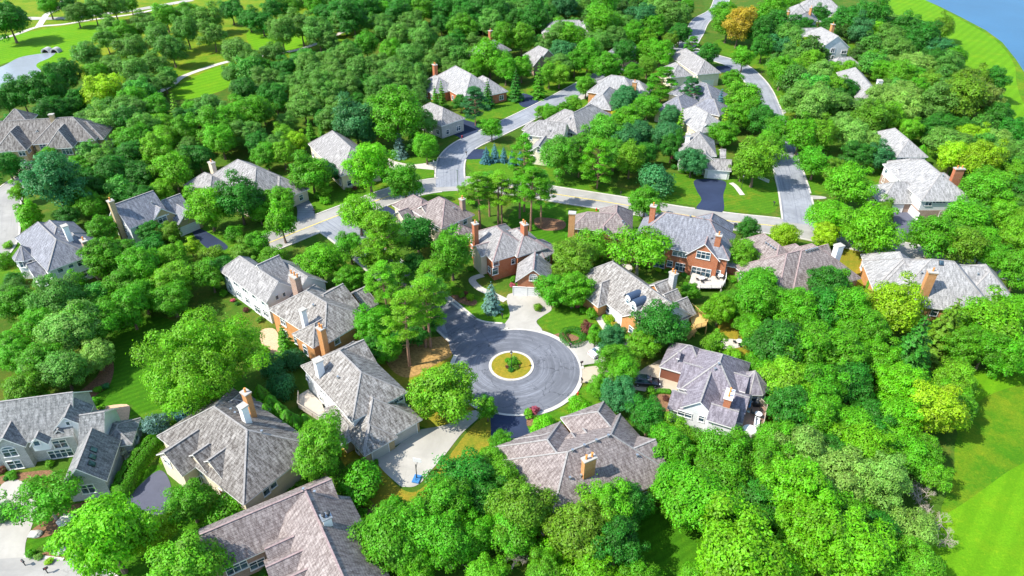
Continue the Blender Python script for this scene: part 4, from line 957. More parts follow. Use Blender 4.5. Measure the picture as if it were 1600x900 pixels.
def crown_round(seed, D, Hc, nl, nleaf, leaf, loose=0.0, lob=.27, flat=0.0):
    """crown of many overlapping boughs spread through the volume; origin at the crown's foot centre"""
    rng = np.random.default_rng(seed); P = fib(nl, rng, -.75); P += rng.normal(0, .10, P.shape)
    rad = rng.uniform(.58, 1.06, nl)**(1.0) * (1-lob*.75)
    q = P*rad[:, None]; th_ = np.arctan2(q[:, 1], q[:, 0]); f_ = rng.random(4)*6.28; irr = 1+.17*np.sin(2*th_+f_[0])+.12*np.sin(3*th_+f_[1]); q = q*np.stack([irr, irr, 1+.16*np.sin(th_+f_[2])+.10*np.sin(2*th_+f_[3])], 1); lc = q*np.array([D/2, D/2, Hc/2]); lr = D/2*lob*rng.uniform(.65, 1.35, nl)
    lc[:, 2] += Hc/2
    if flat: lc[:, 2] = lc[:, 2]*(1-flat)+flat*(Hc*.75)*np.ones(nl)*(1-.25*np.hypot(lc[:,0], lc[:,1])/(D/2))
    # inner boughs
    ni = nl//3; qi = rng.normal(0, .3, (ni, 3)); lc = np.vstack([lc, qi*np.array([D/2, D/2, Hc/2])+[0, 0, Hc*.5]]); lr = np.append(lr, D/2*lob*rng.uniform(.8, 1.2, ni))
    # top bump
    w_ = lr**2; w_ /= w_.sum(); k = rng.choice(len(lc), nleaf, p=w_)
    d = rng.normal(0, 1, (nleaf, 3)); d /= np.linalg.norm(d, axis=1)[:, None]; d[:, 2] = np.where((d[:, 2] < -.3) & (rng.random(nleaf) < .7), -d[:, 2], d[:, 2])
    rr = rng.uniform(.72, 1.08, nleaf)+ (rng.random(nleaf) < .06)*rng.uniform(0, .35, nleaf)
    # second level of lumps on every bough
    ph = rng.random((len(lc), 3))*6.28
    lump = 1+.20*np.sin(d[:, 0]*6+ph[k, 0])*np.sin(d[:, 1]*6+ph[k, 1])+.13*np.sin(d[:, 2]*8+ph[k, 2])
    sq = np.array([1, 1, .8]); C = lc[k]+d*(lr[k]*rr*lump)[:, None]*sq
    # drop what is deep inside another bough
    keep = np.ones(nleaf, bool)
    for j in range(len(lc)):
        dd = np.linalg.norm((C-lc[j])/sq, axis=1); keep &= ~((dd < lr[j]*.62) & (k != j))
    C, d, k = C[keep], d[keep], k[keep]
    ctr = np.array([0, 0, Hc*.45]); out = C-ctr; out /= np.linalg.norm(out, axis=1)[:, None]+1e-6
    nn = d*.75+out*.3+np.array([0, 0, .35])
    lt = rng.random(len(lc)); tone = np.clip(.28+.45*rng.random(len(C))+.3*(lt[k]-.5), 0, 1)
    tone[rng.random(len(C)) < .035] = 1.0
    V, T = leaf_quads(C, nn, leaf, rng, .7, tone); return V, T, lc, lr
def trunk_mb(H, D, base, lc, lr, rng, r0=None, nb=6):
    m = MB(); r0 = r0 or .022*H+.05; top = base+(H-base)*.62; x = y = 0; pts = [(0, 0, -.1)]
    for i in range(1, 6):
        x += rng.normal(0, .02*H*.4); y += rng.normal(0, .02*H*.4); pts.append((x, y, top*i/5))
    for i in range(5): m.tube(pts[i], pts[i+1], r0*(1-.15*i)*(1.35 if i == 0 else 1), r0*(1-.15*(i+1)), 7, cap=False)
    idx = np.argsort(-lr[:len(lr)])[:40]; rng.shuffle(idx)
    for j in idx[:nb]:
        p0 = Vector(pts[rng.integers(2, 5)]); p1 = Vector(lc[j])+Vector((0, 0, base)); mid = (p0+p1)/2+Vector((rng.normal(0,.3), rng.normal(0,.3), .5))
        m.tube(p0, mid, r0*.42, r0*.27, 5, cap=False); m.tube(mid, p1, r0*.27, r0*.08, 5, cap=False)
    return m
TREES = {}
def make_decid(key, seed, D, H, base, nl, nleaf, leaf, bark='bark', **kw):
    Hc = H-base; V, T, lc, lr = crown_round(seed, D, Hc, nl, nleaf, leaf, **kw); V = V+np.array([0, 0, base])
    crown = mesh_quads('crown', V, T, M['leaf']); rng = np.random.default_rng(seed+99)
    TREES.setdefault(key, []).append(dict(D=D, H=H, zc=base+Hc*.52, crown=crown, trunk=trunk_mb(H, D, base, lc, lr, rng).mesh('trunk', [M[bark]], uv=False)))
def make_spruce(key, seed, D, H, nleaf, leaf, base=.5, tiers=13, openness=.0, sharp=1.0):
    rng = np.random.default_rng(seed); C = []; Nn = []; T = []
    bough = []
    for t in range(tiers):
        f = t/(tiers-1); z = base+(H-base)*(f**.95)*.97; r = D/2*(1-f)**sharp*(1+.12*rng.normal())+.12; nb = max(5, int(13*(1-f)+5)); ph = rng.random()*6
        for b in range(nb): bough.append((z+rng.normal(0, .12), r*rng.uniform(.72, 1.12), ph+2*math.pi*b/nb+rng.normal(0, .12)))
    w_ = np.array([b[1]**1.5 for b in bough]); w_ /= w_.sum(); k = rng.choice(len(bough), nleaf, p=w_); B = np.array(bough)[k]
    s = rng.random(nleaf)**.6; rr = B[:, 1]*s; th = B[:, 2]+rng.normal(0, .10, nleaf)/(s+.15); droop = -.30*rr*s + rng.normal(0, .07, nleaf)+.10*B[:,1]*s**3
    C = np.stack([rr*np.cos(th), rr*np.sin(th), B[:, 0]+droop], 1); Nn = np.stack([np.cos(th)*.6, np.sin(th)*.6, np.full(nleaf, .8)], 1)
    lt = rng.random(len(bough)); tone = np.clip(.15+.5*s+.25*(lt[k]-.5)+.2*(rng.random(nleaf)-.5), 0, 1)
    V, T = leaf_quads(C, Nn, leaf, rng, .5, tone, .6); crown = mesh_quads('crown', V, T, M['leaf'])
    m = MB(); m.tube((0,0,-.1), (0,0,H*.96), .02*H+.04, .02, 7, cap=False)
    for z, r, th in bough[::2]: m.tube((0,0,z), (r*.8*math.cos(th), r*.8*math.sin(th), z-.2*r), .04, .015, 4, cap=False)
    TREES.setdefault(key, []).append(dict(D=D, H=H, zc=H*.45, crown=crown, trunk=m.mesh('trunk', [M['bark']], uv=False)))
def make_pine(key, seed, D, H, base, npad, nleaf, leaf, ntr=1, bark='bark_p'):
    """tall pine: a bare stem and flat irregular pads of needles on level limbs"""
    rng = np.random.default_rng(seed); m = MB(); pads = []; stems = []
    for s in range(ntr):
        ox, oy = (0, 0) if ntr == 1 else (rng.normal(0, .5), rng.normal(0, .5)); lx, ly = rng.normal(0, .5), rng.normal(0, .5)
        P = [Vector((ox+lx*t*t, oy+ly*t*t, H*.97*t)) for t in np.linspace(0, 1, 7)]; P[0].z = -.1
        for i in range(6): m.tube(P[i], P[i+1], (.018*H)*(1-.13*i), (.018*H)*(1-.13*(i+1)), 7, cap=False)
        stems.append(P)
    for i in range(npad):
        f = (i+.5)/npad; z = base+(H-base)*f; env = math.sin(math.pi*min(1, .25+.75*f**.8))*.75+.3 if f < .9 else .3
        th = i*2.4+rng.normal(0, .3); r = D/2*env*rng.uniform(.35, 1.0); P = stems[i % ntr]; c0 = P[min(6, int(6*z/H))]
        c = Vector((c0.x+r*math.cos(th), c0.y+r*math.sin(th), z+rng.normal(0, .25)+.12*r)); pads.append((c, rng.uniform(.10, .19)*D))
        m.tube((c0.x, c0.y, z-.1*r), c, .07, .03, 5, cap=False)
    for j in range(5):
        th = rng.random()*6; z = base*rng.uniform(.55, .98); P = stems[j % ntr]; c0 = P[min(6, int(6*z/H))]
        m.tube((c0.x, c0.y, z), (c0.x+1.1*math.cos(th), c0.y+1.1*math.sin(th), z-.1), .04, .01, 4, cap=False)
    pr = np.array([p[1] for p in pads]); w_ = pr**2/np.sum(pr**2); k = rng.choice(len(pads), nleaf, p=w_)
    d = rng.normal(0, 1, (nleaf, 3)); d /= np.linalg.norm(d, axis=1)[:, None]; d[:, 2] = np.abs(d[:, 2])*np.where(rng.random(nleaf) < .8, 1, -.5)
    C = np.array([p[0] for p in pads])[k]+d*(pr[k]*rng.uniform(.35, 1.05, nleaf))[:, None]*np.array([1, 1, .42])
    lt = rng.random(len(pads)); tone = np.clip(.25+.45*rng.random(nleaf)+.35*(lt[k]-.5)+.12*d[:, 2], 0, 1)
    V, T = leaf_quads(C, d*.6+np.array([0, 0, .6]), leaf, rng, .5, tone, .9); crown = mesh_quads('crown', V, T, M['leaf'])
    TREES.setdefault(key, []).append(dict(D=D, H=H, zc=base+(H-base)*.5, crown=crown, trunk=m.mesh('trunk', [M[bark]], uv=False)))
def make_bush(key, seed, D, H, nleaf, leaf, nl=14, boxy=False):
    V, T, lc, lr = crown_round(seed, D, H*1.25, nl, nleaf, leaf, lob=.36); V[:, 2] -= H*.17; V[:, 2] = np.maximum(V[:, 2], .02)
    TREES.setdefault(key, []).append(dict(D=D, H=H, zc=H*.5, crown=mesh_quads('foliage', V, T, M['leaf']), trunk=None))
def make_cone(key, seed, D, H, nleaf, leaf):
    """tight upright evergreen (arborvitae): a pointed oval of fine sprays"""
    rng = np.random.default_rng(seed); f = rng.random(nleaf)**.8; th = rng.random(nleaf)*6.283
    prof = np.sin(np.pi*np.clip(.22+.78*f, 0, 1))**.75; ph = rng.random(4)*6
    r = D/2*prof*(1+.12*np.sin(th*5+ph[0]+f*9)+.08*np.sin(th*9+ph[1]-f*14))*rng.uniform(.86, 1.04, nleaf)
    C = np.stack([r*np.cos(th), r*np.sin(th), .05+f*H], 1); Nn = np.stack([np.cos(th), np.sin(th), .35+f], 1)
    tone = np.clip(.3+.4*rng.random(nleaf)+.2*np.sin(th*5+ph[0]+f*9), 0, 1); V, T = leaf_quads(C, Nn, leaf, rng, .5, tone, .6)
    TREES.setdefault(key, []).append(dict(D=D, H=H, zc=H*.45, crown=mesh_quads('foliage', V, T, M['leaf']), trunk=None))
def make_bare(key, seed, D, H):
    rng = np.random.default_rng(seed); m = MB()
    def grow(p, d, L_, r, lv):
        q = p+d*L_; m.tube(p, q, r, r*.65, 5, cap=False)
        if lv == 0: return
        for _ in range(3 if lv > 1 else 4):
            nd = (d+Vector(rng.normal(0, .55, 3))).normalized(); nd.z = max(nd.z, -.1); grow(q, nd, L_*.72, r*.6, lv-1)
    for i in range(3): grow(Vector((0,0,-.1)), Vector((rng.normal(0,.35), rng.normal(0,.35), 1)).normalized(), H*.30, .14, 4)
    TREES.setdefault(key, []).append(dict(D=D, H=H, zc=H*.6, crown=None, trunk=m.mesh('branches', [M['bark_l']], uv=False)))

# kind letters: first the build, second the tint
TINT = dict(g=((.13,.36,.004),'bright green'), G=((.090,.295,.005),'mid green'), D=((.038,.180,.010),'dark green'), T=((.040,.185,.045),'blue-green'), O=((.105,.26,.030),'grey-green'),
            W=((.17,.34,.05),'pale olive'), Y=((.235,.42,.006),'yellow-green'), A=((.34,.27,.02),'orange-tinged'), y=((.42,.34,.01),'yellow'), L=((.13,.33,.008),'light green'), E=((.12,.26,.010),'olive green'),
            R=((.13,.045,.03),'dark red'), b=((.12,.25,.22),'silvery blue'), B=((.07,.22,.26),'deep blue'), P=((.09,.31,.014),'mid green'), N=((.17,.24,.03),'brownish green'))
TREE_RECS = []
def spot(px, py, wpx, V, Dmax=19):
    D = 8
    for _ in range(12):
        s = D/V['D']; zc = V['zc']*s*(V.get('hs', 1)); p = at(px, py, min(zc, 40)); D = min(Dmax, wpx*depth(p)/FPX)
    return Vector((p.x, p.y, 0)), D
def place(key, tint, p, D, rng, hs=1.0, name='tree', group='trees', var=None, lab=None):
    Vs = TREES[key]; V = Vs[rng.randrange(len(Vs)) if var is None else var % len(Vs)]; s = D/V['D']
    root = empty(name, (p.x, p.y, 0), rng.random()*6.28); root.scale = (s*rng.uniform(.90,1.12), s*rng.uniform(.90,1.12), s*hs)
    col = TINT[tint][0]; f = rng.uniform(.86, 1.14); g = rng.uniform(.9, 1.12)
    if V['crown']:
        o = link('foliage' if V['trunk'] is None else 'crown', V['crown'], root); o.color = (col[0]*f*g, col[1]*f, col[2]*f, 1)
    if V['trunk']: link('trunk' if V['crown'] else 'branches', V['trunk'], root)
    TREE_RECS.append(dict(o=root, key=key, tint=tint, p=p, D=D, name=name, lab=lab, H=V['H']*s*hs, group=group)); return root
def build_tree_kinds():
    for i in range(6): make_decid('o', 10+i, 12, 13, 1.6, 40+4*i, 25000, .36, lob=.27-.008*i)                 # oak, lumpy
    for i in range(5): make_decid('m', 20+i, 9, 10.2, 1.0, 48+6*i, 22000, .28, lob=.26-.01*i)                    # maple, fuller
    for i in range(2): make_decid('x', 30+i, 11, 9.5, 2.6, 44, 11000, .34, lob=.23, bark='bark_l')     # honey locust, open
    for i in range(2): make_decid('u', 34+i, 6, 8.6, .8, 46, 8500, .30, lob=.27)                     # young upright
    for i in range(2): make_decid('h', 38+i, 18, 16, 1.6, 110, 76000, .29, lob=.18)                   # huge crown
    for i in range(2): make_spruce('s', 50+i, 6.5, 13, 7500, .42)
    for i in range(2): make_spruce('q', 54+i, 11, 17, 15000, .5, base=.8, tiers=16, sharp=.85)        # broad spruce
    for i in range(2): make_spruce('c', 57+i, 5, 7.5, 6500, .30, base=.2, tiers=12, sharp=.8)         # garden blue spruce
    for i in range(3): make_pine('p', 60+i, 8.5, 20, 10, 38, 11000, .34)
    make_pine('P', 64, 9.5, 21, 9, 50, 14000, .34, 2); make_pine('k', 66, 9, 12, 2.5, 54, 17000, .32)   # low pine
    for i in range(3): make_bush('b', 70+i, 2.6, 1.9, 2200, .20)
    for i in range(2): make_bush('w', 74+i, 7, 4.6, 7500, .34, 26)
    for i in range(2): make_cone('a', 80+i, 2.4, 4.6, 2600, .24)
    for i in range(2): make_bare('z', 90+i, 5, 6.5)
SHAPE = dict(o=('oak_tree','oak'), m=('maple_tree','maple'), x=('locust_tree','honey locust'), u=('young_tree','young tree'), h=('maple_tree','huge maple'), s=('spruce_tree','spruce'), q=('spruce_tree','broad spruce'), c=('spruce_tree','garden spruce'),
             p=('pine_tree','tall pine'), P=('pine_tree','twin-stemmed pine'), k=('pine_tree','low pine'), b=('shrub','shrub'), w=('shrub','big shrub'), a=('arborvitae','arborvitae'), z=('dead_tree','bare dead tree'))
def read(s):
    """'x y width kind' entries; kind = build letter + tint letter"""
    for e in s.split(';'):
        e = e.split()
        if len(e) == 4: yield float(e[0]), float(e[1]), float(e[2]), e[3]
FAR = """12 30 50 oD;75 8 30 mG;105 8 25 oD;118 20 32 oO;145 14 34 oO;178 10 32 oO;203 6 24 mG;165 62 30 oO;172 40 30 oO;135 85 40 oO;195 48 36 oG;228 40 36 oO;205 78 40 oO;248 60 40 oO;268 78 38 oO;290 48 40 oO;258 25 36 mG;290 18 36 mG;322 25 40 oO;332 55 36 oO;360 12 36 oD;388 26 32 oD;
178 108 38 oO;208 112 42 oO;152 118 36 oG;160 142 54 mY;100 118 46 oD;72 143 50 oD;34 150 44 oD;8 158 36 oD;228 130 40 oO;240 100 38 oO;120 155 40 oD;206 158 44 mG;166 186 46 oW;196 190 40 oD;243 165 42 mG;276 176 30 sL;252 194 38 mL;298 168 26 mG;326 166 40 oO;312 176 30 oD;368 78 48 oO;360 115 28 oO;395 100 38 oO;382 142 40 oD;345 190 60 oG;376 178 44 oG;290 205 42 mG;224 205 40 oO;192 215 34 mG;258 218 40 mL;20 190 30 mD;135 205 30 mG;
408 30 36 oD;428 12 34 oD;440 52 42 oO;470 38 46 oO;497 48 46 oO;425 78 36 oO;512 62 32 oO;525 18 40 oD;552 32 44 oD;575 12 40 oD;598 15 34 mG;455 8 34 mG;490 5 34 mG;630 14 36 oD;602 46 34 oO;572 68 38 oG;540 88 38 oO;512 98 38 oO;482 102 38 oO;622 55 40 oO;642 34 34 oO;662 18 32 oG;690 14 38 oD;722 12 40 oD;752 14 42 oD;782 22 40 oD;722 46 48 mG;665 62 42 oO;694 78 38 oO;610 84 38 oG;640 92 38 oO;674 96 34 oO;562 110 42 oO;590 115 38 oO;622 118 42 oO;592 140 38 oO;545 135 42 oO;505 132 42 oO;472 130 38 oO;446 130 36 oO;418 128 40 oO;408 105 34 mG;430 154 38 oD;474 162 46 oO;512 150 38 oO;522 182 42 oO;556 190 62 oT;620 182 78 mG;655 130 34 oO;680 158 20 sG;762 148 22 sD;720 158 26 mD;742 166 38 kT;768 200 32 mG;398 178 48 mG;444 208 38 mL;462 222 28 mY;484 200 20 sG;502 205 18 sG;570 210 34 oT;662 195 34 oO;690 150 22 sG;765 92 48 mG;738 108 36 mG;786 62 38 mG;770 40 34 oO;790 110 34 mG;815 105 34 oG;705 110 26 oO;
812 30 38 oD;832 8 36 oD;852 32 42 oD;882 8 40 oT;815 62 38 mL;872 60 36 oO;890 52 48 mG;918 32 54 mG;942 16 46 mG;962 62 34 oO;976 38 38 oO;1002 25 48 oT;1032 18 42 oO;1060 25 38 oO;1074 12 26 mG;1062 50 32 oD;1022 42 34 mG;880 75 40 oT;948 100 42 mG;918 88 40 mG;898 96 34 mG;858 115 34 mL;842 130 26 sG;874 112 38 mL;806 133 26 sD;990 52 38 mG;1008 60 28 mL;1000 82 32 mG;975 82 34 oD;1032 82 40 mG;1012 100 32 mE;1046 66 22 mE;988 110 30 mG;958 108 28 mD;932 134 34 mG;972 150 38 oT;948 158 34 oT;1036 125 44 kG;1014 162 40 mG;1080 145 32 kT;1082 68 22 kP;1106 82 34 oD;1138 34 46 mG;1155 42 46 mA;1128 18 32 mG;1186 50 38 oD;1192 74 34 mD;1195 20 36 mG;1161 92 30 mG;1144 125 28 mG;1165 152 46 mL;1176 172 46 mG;1192 190 40 mD;1150 180 40 mG;1086 190 24 sL;1110 198 22 sY;1132 205 40 mG;959 183 16 uy;984 185 46 mG;1000 208 38 oT;948 208 56 mP;922 190 32 mL;882 172 24 mG;862 180 26 mG;848 172 22 mL;897 160 26 mL;976 218 46 oT;1044 210 46 oT;1062 180 32 oT;1107 160 20 sB;
1210 15 42 mG;1216 42 38 oD;1236 62 36 oO;1236 5 26 mG;1252 40 34 oD;1282 22 26 oD;1312 28 24 mL;1330 25 46 oD;1362 30 54 oD;1346 52 38 oT;1372 52 38 mL;1392 58 42 oO;1402 78 42 oO;1420 45 42 oD;1442 62 48 oD;1474 44 34 mE;1470 72 42 oT;1494 85 34 mG;1480 104 36 oO;1458 92 38 oD;1210 66 28 oT;1228 72 26 oT;1252 75 26 mY;1276 68 28 oO;1236 52 20 sG;1296 36 24 oD;1362 92 32 mL;1384 110 38 mG;1406 118 42 mL;1430 118 40 mG;1222 112 42 mG;1242 102 40 mL;1266 98 38 mL;1282 118 38 mW;1302 105 28 mL;1325 112 28 mL;1300 138 38 mL;1250 155 48 oO;1275 165 48 oW;1312 165 44 oO;1330 142 34 oD;1350 168 46 oO;1378 152 48 oW;1408 150 48 oW;1430 150 42 mG;1452 135 38 mE;1472 162 54 oO;1502 152 66 oE;1532 150 56 oN;1548 130 42 oD;1560 182 38 oD;1216 208 42 mG;1250 212 48 mG;1280 212 42 mL;1330 208 46 oW;1362 218 36 oW;1424 202 38 mL;1450 200 38 oD;1474 195 38 oD;1500 195 38 oD;1520 210 46 mY;1552 215 42 oW;1588 200 46 oD"""
MID = """10 256 40 mD;48 236 16 bD;40 246 24 bD;26 266 28 bD;76 246 28 mG;86 288 72 oT;124 262 40 mG;118 305 40 oG;162 252 44 oO;182 272 48 oD;152 292 40 oD;214 272 48 oD;248 238 50 mL;270 266 54 mg;310 245 40 mD;252 298 32 mL;222 305 38 oD;28 300 26 ug;44 335 42 ug;104 335 38 mD;142 320 38 mG;160 362 44 mG;223 352 38 mD;262 360 34 oE;324 322 64 mg;345 285 26 ug;376 312 58 oD;190 392 46 mG;160 402 58 mG;118 442 34 uG;236 396 48 mD;298 385 24 uY;272 402 46 mL;220 422 58 mG;272 432 58 mL;330 396 36 wE;352 422 48 mD;382 392 40 oE;330 432 42 mG;198 448 50 mG;2 405 36 wL;22 438 30 wD;12 382 16 bL;365 365 30 wG;
415 242 40 mG;442 242 36 mL;476 270 60 oG;510 268 34 oT;576 262 66 mg;632 289 52 mG;424 304 44 oG;440 348 44 ug;498 305 16 bL;508 312 16 bg;508 296 20 uL;405 332 30 mG;560 332 58 mg;652 365 54 mD;546 384 48 mG;592 398 50 kL;402 384 40 mG;424 402 36 mL;598 378 80 kL;500 408 64 mg;542 430 44 mG;622 436 56 kL;678 432 60 kL;706 400 64 mG;650 412 40 oD;820 256 46 pG;730 300 30 mL;
760 243 18 cB;773 241 18 cB;787 243 16 cB;800 248 16 cB;813 247 16 cB;624 228 26 cb;666 231 40 mG;655 224 30 oD;
872 242 56 mP;906 240 48 kP;936 252 56 kG;960 236 48 mP;985 248 48 mL;1008 238 38 mD;1024 286 54 wT;1082 250 40 oT;1050 230 36 oD;1008 318 46 mG;1170 356 36 mD;1182 250 66 mL;1200 228 40 mL;1160 262 34 mE;922 372 62 xL;1000 384 92 xg;900 402 66 mE;922 438 56 mG;866 450 50 mG;1150 398 40 xL;1182 398 42 mL;1190 440 58 mG;1078 456 28 mG;
1275 250 48 mG;1302 262 34 oE;1330 286 68 mG;1342 240 44 oD;1372 245 38 oT;1438 243 18 aG;1296 334 60 mg;1226 365 46 mY;1290 365 42 mY;1345 356 48 mg;1370 382 74 mg;1382 326 32 uE;1462 366 68 mG;1502 382 58 mE;1470 300 30 mG;1520 300 66 mG;1550 282 58 mL;1570 335 48 mL;1592 362 58 mL;1600 300 48 mD;1532 252 56 mY;1562 242 46 oO;1490 246 46 mY;1590 246 46 oO;1545 320 40 mG;1560 402 48 mG;1592 425 58 mG;1536 388 48 mG;1210 440 56 mG;1268 432 56 mD;1300 448 48 mG;1362 445 14 aG;1366 438 14 aG;
25 472 58 mG;98 472 66 oO;60 504 58 mG;112 512 78 oW;150 502 68 oG;60 562 68 mG;95 572 68 oO;20 560 48 mG;38 612 50 mE;150 552 50 oW;202 482 58 mG;222 462 50 mG;266 462 58 mG;314 566 168 hg;245 665 44 wb;284 648 30 wB;272 626 40 mL;
440 604 44 wT;426 572 40 wT;444 530 38 sG;462 562 36 wT;414 548 20 bg;410 625 24 aG;424 634 24 aG;438 645 24 aG;450 656 24 aG;464 667 24 aG;405 640 24 aG;418 652 24 aG;446 676 24 aL;478 664 22 aG;
592 502 60 mG;562 502 56 mG;604 540 48 mG;668 500 40 mD;654 522 34 mD;624 530 38 mD;580 545 40 mD;696 612 86 mL;762 640 30 uG;515 664 26 mD;500 702 86 mL;768 468 34 cb;840 480 14 bE;
886 455 38 mG;918 448 36 mG;925 490 20 bG;918 512 22 bR;930 525 26 uG;958 528 40 oT;1040 512 64 mD;1004 532 48 mL;974 582 48 mG;962 562 46 mG;966 612 56 oT;938 602 36 mG;1012 655 56 mD;905 635 34 wg;850 666 38 wg;922 656 36 wg;1060 682 56 mL;1086 696 40 mL;1142 570 38 uL;1116 542 36 uL;1168 505 36 mG;
1125 482 48 mg;1150 470 48 mG;1182 472 58 mG;1216 472 58 mG;1246 482 68 mG;1284 482 66 mD;1322 492 68 mG;1352 522 68 mG;1182 522 48 mG;1212 542 78 mD;1262 542 78 mG;1312 552 78 mG;1232 592 78 mL;1282 602 78 mG;1332 602 68 mD;1372 562 58 mG;1232 642 68 mD;1274 652 68 mG;1322 662 68 mG;1362 652 66 mD;1398 482 78 mY;1426 548 84 qD;1478 516 74 qE;1502 542 56 mG;1552 500 88 mg;1590 482 58 mg;1540 545 60 mG;1590 552 66 mG;1462 640 84 mY;1402 660 66 mg;1356 704 86 mg;1420 706 66 mG;1500 500 50 mL;1185 570 44 mG"""
NEAR = """790 748 58 mL;842 792 86 oE;800 822 80 mG;868 762 50 mL;862 864 62 wg;922 782 80 mL;952 752 60 mD;1002 722 68 mG;1034 742 66 mG;902 832 88 oE;962 852 80 mD;952 802 76 mG;1086 772 104 mG;1122 712 68 mG;1150 802 60 mD;1160 872 130 mg;1060 702 36 uY;1202 722 78 mG;1132 752 78 mG;1190 782 78 mD;932 902 70 mg;852 896 56 mL;1212 692 64 oG;1252 702 78 oW;1330 742 88 oW;1382 752 78 oW;1300 706 60 mD;1240 770 104 mg;1270 832 112 mg;1340 852 108 mg;1322 792 80 mG;1222 884 80 mg;1430 822 80 xW;1382 822 60 mD;1458 742 56 xL;1440 704 50 mG;1160 700 50 mG;
564 752 70 wG;728 748 88 mD;692 792 80 mG;762 782 66 mD;660 832 88 mG;602 852 98 mG;540 864 80 mG;702 852 80 mG;652 886 60 mg;744 840 60 mG;800 872 34 zO;746 868 38 zO;1462 812 46 zO;1446 770 34 zO;1478 835 30 zO;782 690 34 mG;790 716 44 mL;620 800 44 mG;
68 775 96 xG;168 842 124 mg;236 836 62 mY;296 784 70 mG;362 792 60 wG;300 884 118 mL;200 695 18 bg;216 700 18 bL;206 682 20 bD;206 672 18 bW;2 800 34 wD;60 600 44 mE;760 900 60 mL;1000 900 60 mG;1080 905 50 mL;480 905 50 mG;1440 880 60 mL;1400 905 50 mG"""
def build_trees():
    build_tree_kinds(); rng = random.Random(5)
    def fix(p, D):
        """keep stems out of houses, off roads and drives"""
        for _ in range(14):
            mv = None
            for h in HOUSES:
                for f_ in h.fp:
                    if insideq(p, f_[:4], -1.0-min(2.2, D*.16)):
                        d = (p.xy-f_[0]); x = f_[1]; y = Vector((-x.y, x.x)); a, b = d.dot(x), d.dot(y); m_ = 1.05+min(2.2, D*.16)
                        ca = (f_[2]+m_-abs(a)); cb = (f_[3]+m_-abs(b)); mv = x*math.copysign(ca, a) if ca < cb else y*math.copysign(cb, b); break
                if mv: break
            if mv is None: break
            p = Vector((p.x+mv.x, p.y+mv.y, 0))
        return p
    for txt, grp in ((FAR, 'far'), (MID, 'mid'), (NEAR, 'near')):
        for x, y, wd, kd in read(txt):
            k, t = kd[0], kd[1]; V = TREES[k][0]
            p, D = spot(x, y, wd*(1.15 if k == 'o' else (1.10 if k == 'm' else 1.04)), V, 21 if k == 'h' else 16.5); hs = rng.uniform(.86, 1.16)
            if k not in 'ba': p = fix(p, D)
            place(k, t, p, D, rng, hs, SHAPE[k][0])
    for x, y, D, hs, k, t in ((640,572,7.2,.96,'p','L'),(667,543,7.6,.94,'P','L'),(608,507,7.2,.85,'p','L'),(676,516,6.6,.8,'p','P'),(750,357,7.6,.82,'p','L'),(783,351,7.8,.80,'P','L'),(829,361,8.2,.85,'p','G'),(845,356,7.6,.84,'p','P'),(812,341,7,.75,'p','G'),(765,338,6.6,.76,'p','P')):
        place(k, t, at(x, y), D, rng, hs, 'pine_tree', lab=None)
    # further trees of the woods, set where the listed ones leave room
    woods = [([(30,140),(300,110),(520,80),(760,60),(1060,60),(930,120),(800,100),(700,150),(520,200),(420,230),(330,250),(200,240),(130,190)], 'oOoDmGoO', 7.6), ([(1200,60),(1400,30),(1540,120),(1600,200),(1640,430),(1500,340),(1350,220),(1260,220),(1225,150)], 'mGmLoWoOmE', 7.8),
             ([(1110,490),(1230,450),(1500,470),(1640,470),(1640,560),(1500,590),(1480,720),(1420,880),(1330,960),(780,960),(790,780),(1060,740),(1190,700),(1260,670),(1200,560)], 'mGmLmDmgoE', 6.8),
             ([(-20,440),(150,440),(190,490),(130,640),(-20,650)], 'mGoOmG', 7), ([(450,-30),(1060,-30),(1050,40),(700,60),(640,20),(500,60)], 'oOoDmG', 8), ([(90,240),(300,230),(330,280),(240,330),(170,310),(80,330)], 'oDmGoO', 7.5), ([(550,380),(680,420),(640,470),(560,460)], 'mGmDkL', 7)]
    CLEAR = [[Vector(q) for q in Z] for Z in ([(245,165),(258,130),(345,92),(382,100),(386,130),(345,150),(300,165)], [(375,95),(380,40),(440,10),(485,38),(475,90)], [(150,120),(120,90),(180,25),(200,30),(150,80)])]
    fill = []; taken = [(r['p'].x, r['p'].y, r['D']) for r in TREE_RECS if r['D'] > 3]
    for W, kinds, sp in woods:
        Wd = [at(*q) for q in W]; Wp = [Vector(q) for q in W]; x0, x1 = min(p.x for p in Wd), max(p.x for p in Wd); y0, y1 = min(p.y for p in Wd), max(p.y for p in Wd)
        for _ in range(int((x1-x0)*(y1-y0)/sp**2*3)):
            p = Vector((rng.uniform(x0, x1), rng.uniform(y0, y1), 0))
            D = rng.uniform(sp*.85, sp*1.65)
            if any((p.x-a)**2+(p.y-b)**2 < (.35*(D+d))**2 for a, b, d in taken): continue
            if onroad(p, None, D*.45) or any(insideq(p, f_[:4], -D*.5) for h in HOUSES for f_ in h.fp): continue
            i = rng.randrange(len(kinds)//2)*2; k, t = kinds[i], kinds[i+1]
            u, v = proj(p+Vector((0, 0, TREES[k][0]['zc']*D/TREES[k][0]['D'])))
            if not (-60 < u < 1660 and -40 < v < 960): continue
            if not inpoly((u, v), Wp) or any(inpoly((u, v), Q) for Q in CLEAR): continue
            # leave the open views of houses and roads open: nothing whose crown would stand before them
            taken.append((p.x, p.y, D)); fill.append((D/depth(p), k, t, p, D))
    fill.sort(key=lambda q: -q[0]); cnt = {n_: sum(1 for r in TREE_RECS if r['name'] == n_) for n_ in ('oak_tree', 'maple_tree', 'pine_tree')}; rest = []
